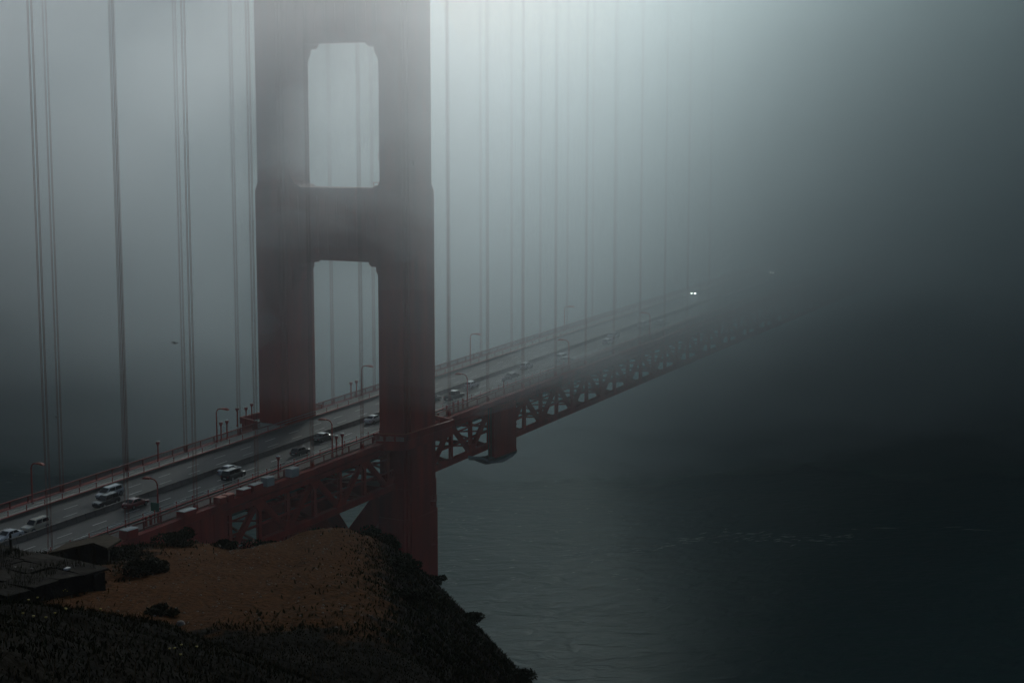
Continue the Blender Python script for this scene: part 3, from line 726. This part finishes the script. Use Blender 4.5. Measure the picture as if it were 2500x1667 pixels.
car('hatch', 'dark_grey_hatchback', 'dark grey hatchback in near lanes below the tower portal', -23.1, -5.9, False, (0.10, 0.095, 0.09), 0.2)
car('sedan', 'dark_sedan', 'dark sedan in the shade beside the median under the portal', -12.0, -3.0, False, (0.03, 0.03, 0.032))
car('sedan', 'white_sedan', 'white sedan half hidden behind the near tower leg', 4.9, -3.0, False, (0.84, 0.84, 0.85))
car('pickup', 'black_pickup', 'black pickup truck just right of the near tower leg', 30.2, -6.0, False, (0.012, 0.012, 0.013))
car('hatch', 'white_hatchback', 'white hatchback just right of the tower beside the median', 42.7, -3.0, False, (0.84, 0.84, 0.86))
car('sedan', 'black_sedan', 'black sedan emerging from behind the near tower leg', 26.6, -3.0, False, (0.015, 0.015, 0.016))
car('sedan', 'dark_grey_sedan', 'dark grey sedan behind the globe lamp', 55.3, -5.9, False, (0.09, 0.09, 0.095), 0.3)
car('hatch', 'white_hatchback', 'second white hatchback beside the median, farther right of the tower', 67.5, -3.0, False, (0.82, 0.83, 0.85))
car('suv', 'white_suv', 'white suv in near lanes behind a hazy street lamp', 80.2, -5.9, False, (0.80, 0.81, 0.83))
car('sedan', 'grey_sedan', 'pale grey sedan in the outer near lane beside the hazy lamp', 77.5, -8.2, False, (0.35, 0.36, 0.37), 0.3)
car('hatch', 'white_hatchback', 'faint pale hatchback in the haze, lower of a pair', 105.1, -5.9, False, (0.80, 0.81, 0.83))
car('sedan', 'white_sedan', 'faint pale sedan in the haze, upper of a pair', 114.5, -3.0, False, (0.80, 0.81, 0.83))
car('suv', 'white_suv', 'faint white suv in the haze beside the median', 133.3, -3.0, False, (0.82, 0.83, 0.85))
car('hatch', 'grey_hatchback', 'faint grey hatchback in near lane at the edge of visibility', 138.0, -5.9, False, (0.45, 0.46, 0.47))
car('sedan', 'pale_sedan', 'oncoming pale car in the thick haze of the far lanes', 205.0, 4.8, True, (0.6, 0.6, 0.6))
car('sedan', 'lit_car', 'oncoming car with bright headlight on in the haze', 199.5, 8.6, True, (0.3, 0.3, 0.3), lights='lamp_on')
car('sedan', 'lit_car', 'most distant oncoming car, two faint headlight points in the fog', 259.0, 4.8, True, (0.3, 0.3, 0.3), lights='lamp_dim')

# ------------------------------------------------------------------ gulls
def gull(name, label, loc, rz, span, roll):
    t = thing(name, label, 'bird', loc, rz, group='gulls over the water'); t.rotation_euler = (roll, 0, rz)
    k = span / 1.3
    bd = MB().tube([(0.30 * k, 0, 0.02 * k), (0.22 * k, 0, 0.03 * k), (0.1 * k, 0, 0), (-0.08 * k, 0, -0.01 * k), (-0.25 * k, 0, 0.02 * k), (-0.36 * k, 0, 0.03 * k)], [0.02 * k, 0.05 * k, 0.085 * k, 0.085 * k, 0.045 * k, 0.02 * k], 10)
    bd.build('body', 'gullw', t, smooth=True)
    MB().tube([(0.29 * k, 0, 0.015 * k), (0.36 * k, 0, 0.0)], [0.018 * k, 0.004], 6).build('beak', 'beak', t)
    for e in (-1, 1):
        st = [(0, 0.12, -0.1, 0.0), (0.22, 0.16, -0.06, 0.10), (0.42, 0.12, -0.06, 0.12), (0.65, -0.08, -0.12, 0.05)]
        v = []
        for (y, xf, xr, z) in st:
            v += [(xf * k, e * y * k, z * k + 0.012), (xr * k, e * y * k, z * k + 0.012), (xr * k, e * y * k, z * k - 0.012), (xf * k, e * y * k, z * k - 0.012)]
        f = [(i * 4 + j, i * 4 + (j + 1) % 4, (i + 1) * 4 + (j + 1) % 4, (i + 1) * 4 + j) for i in range(3) for j in range(4)] + [(0, 3, 2, 1), (12, 13, 14, 15)]
        MB().add(v, f).build('wing', 'gulld', t)
    MB().prism([(-0.33 * k, -0.03), (-0.33 * k, 0.03), (-0.5 * k, 0.1 * k), (-0.5 * k, -0.1 * k)], 'z', 0.01 * k, 0.03 * k).build('tail', 'gullw', t)
def at_px(px, py, depth):
    fw = Vector((math.cos(YAW) * math.cos(PITCH), math.sin(YAW) * math.cos(PITCH), math.sin(PITCH)))
    r_ = Vector((math.sin(YAW), -math.cos(YAW), 0)); u_ = r_.cross(fw)
    return CAM + (fw + r_ * ((px - 1250) / 3870.5) - u_ * ((py - 833.5) / 3870.5)) * depth
gull('gull', 'gull gliding with spread wings left of the tower', at_px(427, 838, 190), YAW - R(110), 1.45, R(-12))
gull('gull', 'tiny pale gull low over the water at the far left', at_px(137, 1019, 260), YAW - R(60), 1.2, R(8))

# ------------------------------------------------------------------ ruins on the headland
def hillbox(d, s): return W(d, s)
t = thing('concrete_bunker', 'weathered flat topped concrete bunker at the left edge of the hill', 'bunker', (0, 0, 0))
A = np.array([75.0, -19.9]); e1 = np.array([0.56, -0.83]); e2 = np.array([-0.83, -0.56]); ztop = CAM.z - 20.7
def wpt(p, z): x, y = W(p[0], p[1]); return (x, y, z)
def blockpoly(pts, z0, z1, name, m, parent, bevel=0.0):
    v = [wpt(p, z0) for p in pts] + [wpt(p, z1) for p in pts]; k = len(pts)
    return MB().add(v, [tuple(range(k))[::-1], tuple(range(k, 2 * k))] + [(i, (i + 1) % k, k + (i + 1) % k, k + i) for i in range(k)]).build(name, m, parent, bevel=bevel)
blockpoly([A, A + e1 * 13, A + e1 * 13 + e2 * 6, A + e2 * 6], ztop - 3.2, ztop - 0.25, 'wall', 'concrete', t)
rb_ = random.Random(31)
for i in range(6):
    for j in range(4):
        a0, a1, b0, b1 = i * 2.17 - 0.15, (i + 1) * 2.17 - 0.2, j * 1.5 - 0.15, (j + 1) * 1.5 - 0.2
        ns_ = lambda: rb_.uniform(-0.07, 0.07)
        pts = [A + e1 * (a + ns_()) + e2 * (b_ + ns_()) for a, b_ in ((a0, b0), (a1, b0), (a1, b1), (a0, b1))]
        zt = [ztop - 0.06 + rb_.uniform(-0.09, 0.05) for _ in pts]
        v = [wpt(p, ztop - 0.246) for p in pts] + [wpt(p, z_) for p, z_ in zip(pts, zt)]
        MB().add(v, [(3, 2, 1, 0), (4, 5, 6, 7)] + [(q_, (q_ + 1) % 4, 4 + (q_ + 1) % 4, 4 + q_) for q_ in range(4)]).build('roof_slab', 'concrete', t, bevel=0.03)
blockpoly([A - e1 * 0.28 + e2 * 0.1, A - e1 * 0.152 + e2 * 0.1, A - e1 * 0.152 + e2 * 0.75, A - e1 * 0.28 + e2 * 0.75], ztop - 2.6, ztop - 0.26, 'buttress', 'concrete', t)
for i in range(7):
    p = A + e1 * (1.0 + 1.3 * i + random.uniform(-.4, .4)) + e2 * random.uniform(0.8, 5)
    x_, y_ = W(*p); w = random.uniform(0.1, 0.28)
    o = MB().box((0, 0, w * 0.2), (w * 1.6, w, w * 0.4)).build('concrete_chunk', 'rock' if i % 3 else 'litter', None, (x_, y_, ztop + 0.003), bevel=0.02); o.rotation_euler[2] = random.uniform(0, 3)
    tag(o, '%s pale chunk of rubble on the bunker roof counting from its right corner' % ORD[i], 'rubble', 'rubble on the bunker roof')
t = thing('ruined_shelter', 'low broken shelter with tilted timber roof edge behind the bunker', 'ruin')
g0 = near_z(86, -22)
def P3(px, py, d):
    dep = d; v = at_px(px, py, 1.0) - CAM; h = math.hypot(v.x, v.y); return CAM + v * (d / h)
ra, rb, rc = P3(118, 1349, 84), P3(228, 1324, 86), P3(262, 1337, 83.5)
back = Vector((FX, FY, -0.1)) * 3.0
MB().add([ra, rb, rb + back, ra + back] + [p - Vector((0, 0, 0.12)) for p in (ra, rb, rb + back, ra + back)], [(0, 1, 2, 3), (7, 6, 5, 4), (0, 4, 5, 1), (1, 5, 6, 2), (2, 6, 7, 3), (3, 7, 4, 0)]).build('roof_slab', 'wood', t)
MB().add([rb, rc, rc + back, rb + back] + [p - Vector((0, 0, 0.12)) for p in (rb, rc, rc + back, rb + back)], [(0, 1, 2, 3), (7, 6, 5, 4), (0, 4, 5, 1), (1, 5, 6, 2), (2, 6, 7, 3), (3, 7, 4, 0)]).build('roof_slab', 'wood', t)
for p in (rb, P3(190, 1333, 85.5), ra.lerp(rb, 0.3)):
    MB().bar(p - Vector((0, 0, 0.1)), Vector((p.x, p.y, g0 - 2.5)), 0.16, 0.16).build('post', 'wood', t)
MB().add([ra + back, rb + back, rb + back - Vector((0, 0, 3)), ra + back - Vector((0, 0, 3))] + [p + Vector((FX, FY, 0)) * 0.25 for p in (ra + back, rb + back, rb + back - Vector((0, 0, 3)), ra + back - Vector((0, 0, 3)))],
         [(0, 1, 2, 3), (7, 6, 5, 4), (0, 4, 5, 1), (1, 5, 6, 2), (2, 6, 7, 3), (3, 7, 4, 0)]).build('back_wall', 'concrete', t)
p = P3(25, 1302, 82); t = thing('fence_post', 'thin dark post standing in front of the white sedan', 'post', (p.x, p.y, p.z - 2.4))
MB().lathe([(0.07, 0), (0.06, 2.3), (0.02, 2.4)], n=8).build('shaft', 'wood', t); MB().box((0, 0, 2.15), (0.2, 0.2, 0.06)).build('collar', 'rim', t)

# ------------------------------------------------------------------ vegetation
def leaf_cloud(n, rad, squash, size, seed, lumps=7, hole=0.0):
    r_ = np.random.default_rng(seed)
    c = r_.normal(size=(lumps, 3)); c /= np.linalg.norm(c, axis=1)[:, None]; c[:, 2] = np.abs(c[:, 2]); c *= r_.uniform(0.25, 0.75, (lumps, 1)) * rad
    lr = r_.uniform(0.3, 0.55, lumps) * rad
    k = r_.integers(0, lumps, n); d = r_.normal(size=(n, 3)); d /= np.linalg.norm(d, axis=1)[:, None]
    p = c[k] + d * (lr[k] * r_.uniform(0.4, 1.0, n) ** 0.5)[:, None]
    p[:, 2] *= squash; p = p[p[:, 2] > -0.1 * rad]; n = len(p)
    a = r_.normal(size=(n, 3)); a /= np.linalg.norm(a, axis=1)[:, None]; b_ = r_.normal(size=(n, 3)); b_ -= (b_ * a).sum(1)[:, None] * a; b_ /= np.linalg.norm(b_, axis=1)[:, None]
    L = size * r_.uniform(0.6, 1.4, (n, 1))
    v = np.stack([p - b_ * L * 0.28, p + a * L * 0.55, p + b_ * L * 0.28, p - a * L * 0.5], 1).reshape(-1, 3)
    f = np.arange(4 * n).reshape(-1, 4)
    return v, f
def np_mesh(name, v, f, m):
    me = bpy.data.meshes.new(name); me.from_pydata(v.tolist(), [], f.tolist()); me.materials.append(M[m]); return me
def shrub(d, s, rad, squash, label, m='leaf', n=1300, seed=1, size=0.16, sink=0.0):
    t = thing('shrub', label, 'shrub', on_hill(d, s, -0.05 - sink), group='shrubs on the headland')
    v, f = leaf_cloud(n, rad, squash, size, seed); v[:, 2] += 0.12 * rad
    link('crown', np_mesh('crown', v, f, m), t)
    st = MB(); r_ = random.Random(seed)
    for i in range(6):
        a = r_.uniform(0, 6.28); L = rad * r_.uniform(0.5, 0.9)
        st.tube([(0, 0, -0.1), (math.cos(a) * L * 0.3, math.sin(a) * L * 0.3, L * 0.4 * squash), (math.cos(a) * L * 0.8, math.sin(a) * L * 0.8, L * 0.8 * squash)], [0.05, 0.035, 0.012], 5)
    st.build('stem', 'bark', t)
shrub(80, -19.3, 1.5, 0.85, 'leafy dark shrub between the ruined shelter and the bare soil', 'leaf', 2600, 3)
shrub(97, -20.8, 1.7, 0.7, 'olive shrub on the hill crest in front of red sheeting', 'leaf2', 2400, 5)
shrub(90, -22.6, 1.3, 0.5, 'dark shrub on the hill crest below the white topped cabinet', 'leaf', 2200, 9)
shrub(88, -25.2, 1.0, 0.45, 'scrubby bush on crest left of the ruined shelter roof', 'leaf', 1600, 15)
shrub(99, -18.2, 1.1, 0.45, 'low bush on the crest right of the olive shrub', 'leaf', 1200, 21)
shrub(100, -16.6, 1.5, 0.38, 'low dark bush in the dip of the crest under the truss', 'leaf', 1700, 33)
shrub(101, -12.9, 1.0, 0.35, 'small dark bush on crest where bare soil meets the truss', 'leaf', 900, 37)
shrub(100.5, -9.4, 1.1, 0.55, 'dark bush at the top right corner of the bare soil', 'leaf', 1300, 41)
shrub(100.5, -8.0, 1.3, 0.6, 'dense bush at the head of the scrubby flank beside tower leg', 'leaf', 1700, 43)
shrub(99, -6.6, 1.1, 0.5, 'bush on the skyline of the flank, second from the crest', 'leaf2', 1300, 47)
shrub(97, -4.9, 1.0, 0.45, 'bush on the skyline of the flank where the tower leg disappears', 'leaf', 1200, 49)
shrub(95, -2.6, 1.0, 0.45, 'bush on the skyline of the flank, just right of the tower leg', 'leaf', 1200, 53)
shrub(92, 0.4, 1.1, 0.45, 'bush halfway down the skyline of the flank', 'leaf', 1200, 59)
shrub(87, -6.4, 1.4, 0.45, 'rounded dark bush at the edge of the bare soil, mid slope', 'leaf', 1700, 61)
shrub(75, -4.9, 1.3, 0.5, 'rounded dark bush low on the right edge of the bare soil', 'leaf', 1700, 67)
shrub(66, -14.9, 0.8, 0.5, 'small bush at the foot of the bare soil, left side', 'leaf', 900, 71)

def scatter(name, label, n, dr, sr, keep, hgt, wid, m, seed, lean=0.35):
    """countless blades and sprigs: one ground-cover object"""
    r_ = np.random.default_rng(seed)
    d = r_.uniform(*dr, n); s = r_.uniform(*sr, n); ok = r_.uniform(size=n) < keep(d, s); d, s = d[ok], s[ok]
    z = np.array([near_z(a, c) for a, c in zip(d, s)])
    x = CAM.x + d * FX + s * RX; y = CAM.y + d * FY + s * RY; n = len(d)
    h = hgt * r_.uniform(0.35, 1.25, n); an = r_.uniform(0, 6.283, n); ln = r_.normal(0, lean, (n, 2)) * h[:, None]
    w = wid * r_.uniform(0.6, 1.4, n)
    p = np.stack([x, y, z - 0.04], -1); du = np.stack([np.cos(an) * w, np.sin(an) * w, np.zeros(n)], -1)
    md = p + np.stack([ln[:, 0] * 0.4, ln[:, 1] * 0.4, h * 0.6], -1); tp = p + np.stack([ln[:, 0], ln[:, 1], h], -1)
    v = np.stack([p - du * .6, p + du * .6, md + du, md - du, tp], 1).reshape(-1, 3)
    i = np.arange(n)[:, None] * 5
    f4 = i + np.array([[0, 1, 2, 3]]); f3 = i + np.array([[3, 2, 4]])
    me = bpy.data.meshes.new(name); me.from_pydata(v.tolist(), [], f4.tolist() + f3.tolist()); me.materials.append(M[m])
    return tag(link(name, me), label, 'ground cover', kind='stuff')
veg = lambda d, s: np.clip(1.12 - bare_mask(d, s) * 1.1, 0.006, 1) ** 1.3
scatter('scrub', 'dark low scrub covering the near bank', 60000, (22, 60), (-17, 6), veg, 0.15, 0.016, 'leaf', 1)
scatter('grass', 'dry grass blades on the near bank', 7000, (22, 62), (-17, 6), veg, 0.36, 0.006, 'dry', 2)
scatter('scrub', 'dark low scrub covering the right flank', 48000, (60, 106), (-12, 14), veg, 0.22, 0.035, 'leaf', 3)
scatter('scrub', 'olive sprigs among the scrub of the right flank', 14000, (60, 106), (-12, 14), veg, 0.24, 0.03, 'leaf2', 4)
scatter('grass', 'dry grass tufts on the right flank', 6000, (60, 106), (-12, 12), veg, 0.30, 0.018, 'dry', 5)
scatter('scrub', 'dark scrub on the left of the crest', 12000, (62, 104), (-34, -16), veg, 0.25, 0.04, 'leaf', 6)
scatter('grass', 'dry grass around the left of the crest', 5000, (62, 104), (-34, -15), veg, 0.34, 0.02, 'dry', 7)
rw = np.random.default_rng(77); nW = 3600; wv_, wf_ = [], []
for i in range(nW):
    a_, b_ = rw.uniform(0.1, 12.5), rw.uniform(0.1, 5.7)
    if noise.noise(Vector((a_ * 0.6, b_ * 0.6, 1.3))) < -0.12: continue
    x_, y_ = W(*(A + e1 * a_ + e2 * b_)); h_ = rw.uniform(0.06, 0.34); g_ = rw.uniform(0, 6.28); o_ = len(wv_); w2 = 0.02
    wv_ += [(x_ - w2 * math.cos(g_), y_ - w2 * math.sin(g_), ztop - 0.14), (x_ + w2 * math.cos(g_), y_ + w2 * math.sin(g_), ztop - 0.14), (x_ + rw.normal(0, 0.06), y_ + rw.normal(0, 0.06), ztop - 0.05 + h_)]
    wf_.append((o_, o_ + 1, o_ + 2))
wm_ = bpy.data.meshes.new('weeds'); wm_.from_pydata(wv_, [], wf_); wm_.materials.append(M['leaf'])
tag(link('weeds', wm_), 'weeds growing over the broken bunker roof', 'weeds', kind='stuff')
tuft = lambda d, s: bare_mask(d, s) * 0.5
scatter('grass', 'sparse dry tufts on the bare soil', 1500, (60, 102), (-22, -3), tuft, 0.10, 0.02, 'dry', 8)
# pebbles on the bare soil
pb = MB(); r_ = random.Random(4); nP = 0
while nP < 420:
    d, s = r_.uniform(61, 100), r_.uniform(-21, -4)
    if r_.random() > float(bare_mask(np.array(d), np.array(s))): continue
    x, y, z = on_hill(d, s); w = r_.uniform(0.02, 0.07); nP += 1
    pb.lathe([(w * 0.7, -0.02), (w, w * 0.3), (w * 0.5, w * 0.75)], (x, y, z), 6)
tag(pb.build('pebbles', 'rock'), 'scattered pebbles on the bare soil', 'pebbles', kind='stuff')
o = MB().lathe([(0.14, -0.05), (0.2, 0.06), (0.14, 0.18), (0.04, 0.22)], (0, 0, 0), 8).build('rock', 'rock', None, on_hill(63.5, -13.7)); tag(o, 'pale rock at the lower edge of the bare soil', 'rock')

# yellow wildflowers on the dark bank: each plant its own thing
def flower_plant(px, py, d, k, lab, seed):
    v = at_px(px, py, 1.0) - CAM; h = math.hypot(v.x, v.y)
    d0 = d
    for dd_ in np.linspace(20, 95, 600):                  # where the line of sight meets the bank
        s_ = (v.x * RX + v.y * RY) / (v.x * FX + v.y * FY) * dd_
        zr = CAM.z + v.z / (v.x * FX + v.y * FY) * dd_
        if zr <= near_z(dd_, s_) + 0.3: d0 = dd_; break
    s_ = (v.x * RX + v.y * RY) / (v.x * FX + v.y * FY) * d0
    t = thing('wildflower', lab, 'flower', on_hill(d0, s_), group='yellow wildflowers on the bank')
    r_ = random.Random(seed)
    stm_ = MB()
    for i in range(k):
        x, y, z = r_.uniform(-.22, .22), r_.uniform(-.22, .22), r_.uniform(.3, .48)
        stm_.tube([(x * 0.2, y * 0.2, -0.05), (x, y, z)], 0.007, 4)
        MB().lathe([(0.008, z - 0.01), (0.026, z + 0.008), (0.032, z + 0.02), (0.012, z + 0.024)], (x, y, 0), 7).build('bloom', 'flower', t)
    stm_.build('stem', 'leaf2', t)
FL = [(104, 1428, 'leftmost of the upper yellow flowers'), (160, 1446, 'brightest yellow flower clump below the bunker'), (86, 1467, 'single yellow bloom under the leftmost flowers'),
      (84, 1500, 'yellow flower pair on the left of the dark bank'), (131, 1499, 'yellow bloom right of the flower pair'), (107, 1522, 'lowest yellow flower clump at left'),
      (250, 1506, 'pale yellow bloom at the middle of the dark bank'), (434, 1598, 'left yellow bloom near bottom centre of the bank'), (458, 1588, 'right yellow bloom near bottom centre of the bank')]
for i, (px, py, lab) in enumerate(FL): flower_plant(px, py, 45, 1 + (i * 2) % 3, lab, i + 5)

# whitecaps: broken streaks of foam lying on the water
fm = MB(); r_ = random.Random(9)
def streak(cx, cy, L, ang, w):
    n_ = 7; a, c = math.cos(ang), math.sin(ang); up = []; lo = []
    for i in range(n_ + 1):
        u = (i / n_ - 0.5) * L; wd = w * (0.15 + math.sin(math.pi * i / n_)) * r_.uniform(0.4, 1.0); off = r_.uniform(-0.35, 0.35) * w * 2
        up.append((cx + u * a - (off + wd) * c, cy + u * c + (off + wd) * a, 0.03)); lo.append((cx + u * a - (off - wd) * c, cy + u * c + (off - wd) * a, 0.03))
    k = len(up); fm.add(up + lo, [(i, i + 1, k + i + 1, k + i) for i in range(k - 1)])
def sea_at(px, py):
    v = at_px(px, py, 1.0) - CAM; t_ = -CAM.z / v.z; return CAM + v * t_
for i in range(150):                                   # a tide line of broken crests
    u = r_.random(); px = 1380 + u * 720; py = 1345 - 45 * u + r_.gauss(0, 7) + 12 * math.sin(u * 9)
    p = sea_at(px, py); streak(p.x, p.y, r_.uniform(1, 4.5), YAW - math.pi / 2 + r_.gauss(0.25, 0.35), r_.uniform(0.06, 0.22))
for i in range(150):
    p = sea_at(r_.uniform(1060, 1560), r_.uniform(1170, 1440)); streak(p.x, p.y, r_.uniform(0.5, 2.6), YAW - math.pi / 2 + r_.gauss(0.2, 0.5), r_.uniform(0.04, 0.16))
for px, py in ((2150, 1288), (2170, 1289), (2330, 1286), (2370, 1292), (2395, 1294)):
    p = sea_at(px, py); streak(p.x, p.y, 7, YAW - math.pi / 2 + 0.1, 0.2)
for i in range(60):
    p = sea_at(r_.uniform(20, 560), r_.uniform(1010, 1190)); streak(p.x, p.y, r_.uniform(1, 4), YAW - math.pi / 2 + r_.gauss(0.1, 0.4), r_.uniform(0.05, 0.18))
tag(fm.build('whitecaps', 'foam'), 'broken white foam streaks on the sea', 'foam', kind='stuff')

# ------------------------------------------------------------------ fog
hz = bpy.data.materials.new('fog'); hz.use_nodes = True
n = hz.node_tree.nodes; l = hz.node_tree.links; n.remove(n['Principled BSDF'])
pv = n.new('ShaderNodeVolumePrincipled'); pv.inputs['Density'].default_value = FOG_DENSITY
pv.inputs['Color'].default_value = (0.846, 0.877, 0.936, 1); pv.inputs['Absorption Color'].default_value = (0.0, 0.15, 0.27, 1); pv.inputs['Anisotropy'].default_value = FOG_G
l.new(pv.outputs['Volume'], n['Material Output'].inputs['Volume'])
hb_ = MB().box((300, 0, 175.5), (6000, 6000, 353))
o = hb_.build('haze', hz); tag(o, 'thin grey sea haze filling the strait', kind='stuff')
# the fog bank rolling in over the far span: its underside rises toward the hill, its ragged top is heaped at the sides to shade them
bp_ = [(60, 158), (95, 151), (125, 141), (163, 129), (204, 117), (240, 105), (260, 95), (280, 86), (310, 75.7), (355, 64), (410, 50), (470, 35), (530, 20.3), (600, 6), (640, 3), (2500, 3)]
bd_ = np.concatenate([np.arange(60, 330, 7.0), np.geomspace(336, 2500, 30)])
bz_ = np.interp(bd_, [p[0] for p in bp_], [p[1] for p in bp_])
def bank_top(s):                               # thin along the sun line; unseen side piles added to block sun
    def sm(t): t = max(0.0, min(1.0, t)); return t * t * (3 - 2 * t)
    return BANK_TOP + BANK_R * sm((s + 20) / 140) + BANK_L * sm((-s - 112) / 70)
bs_ = np.concatenate([np.linspace(-1500, -420, 10), np.linspace(-390, -150, 20), np.linspace(-144, 144, 49), np.linspace(150, 390, 20), np.linspace(420, 1500, 10)])
def fog_shell(lift, push, share, label):
    fk = hz.copy(); fk.name = 'fog_bank'; fk.node_tree.nodes['Principled Volume'].inputs['Density'].default_value = BANK_DENSITY * share
    lo_, up_ = [], []
    for i, d in enumerate(bd_):
        for s in bs_:
            x, y = W(d + push, s); w = 1.15 * noise.fractal(Vector((d * 0.013, s * 0.013, 0.7 + lift)), 1.0, 2.0, 3) + 0.75 * noise.noise(Vector((d * 0.05, s * 0.045, 2.7 + lift)))
            tz = bank_top(s - 0.158 * (min(d, 800) - 260)) - 0.6 * lift + 4 * noise.fractal(Vector((d * 0.006, s * 0.006, 5.7 + lift)), 1.0, 2.0, 3)
            lo_.append((x, y, min(max(bz_[i] + lift * min(1, bz_[i] / 40) + 9 * w * min(1, bz_[i] / 18), 2.5 + 0.12 * lift), tz - 2)))
            up_.append((x, y, tz))
    k = len(bs_); N = len(lo_); f = []
    for i in range(len(bd_) - 1):
        for j in range(k - 1):
            a = i * k + j; f += [(a, a + 1, a + k + 1, a + k), (N + a, N + a + k, N + a + k + 1, N + a + 1)]
    for i in range(len(bd_) - 1):
        for j in (0, k - 1): a = i * k + j; f.append((a, a + k, N + a + k, N + a))
    for i in (0, len(bd_) - 1):
        for j in range(k - 1): a = i * k + j; f.append((a, a + 1, N + a + 1, N + a))
    tag(MB().add(lo_ + up_, f).build('fog_bank', fk), label, 'fog bank', kind='stuff')
fog_shell(-6, -8, 0.38, 'thin outer veil of the fog bank drifting round the tower')
fog_shell(9, 22, 0.62, 'dense core of the fog bank swallowing the far span')

# torn wisps of fog drifting across the tower
def wisp(x, y, z, rx, ry, rz_, dens, seed, label):
    bm = bmesh.new(); bmesh.ops.create_icosphere(bm, subdivisions=4, radius=1.0)
    for v in bm.verts:
        k = 1 + 0.55 * noise.fractal(v.co * 1.4 + Vector((seed, 0, 0)), 1.0, 2.0, 3)
        v.co = Vector((v.co.x * rx * k, v.co.y * ry * k, v.co.z * rz_ * k))
    me = bpy.data.meshes.new('fog_wisp'); bm.to_mesh(me); bm.free()
    fk = hz.copy(); fk.name = 'fog_wisp'; fk.node_tree.nodes['Principled Volume'].inputs['Density'].default_value = dens
    me.materials.append(fk); tag(link('fog_wisp', me, None, (x, y, Z0 + z)), label, 'fog wisp', 'wisps of fog across the tower', 'stuff')
wisp(-14, 6, 55, 9, 16, 8, 0.030, 3.1, 'wisp of fog across the far leg beside the upper portal')
wisp(-15, -13, 62, 8, 12, 11, 0.028, 9.4, 'wisp of fog across the near leg beside the upper portal')
wisp(-13, 2, 38, 7, 13, 4, 0.018, 17.7, 'wisp of fog across the left end of the crossbeam')
wisp(-14, -14, 36, 7, 10, 5, 0.018, 25.2, 'wisp of fog at the right end of the crossbeam')
wisp(-16, 15, 22, 8, 10, 6, 0.022, 31.8, 'thin wisp of fog across the lower far leg')
wisp(60, -16, 3, 34, 9, 6, 0.016, 44.5, 'long wisp of fog trailing along the near truss right of the tower')
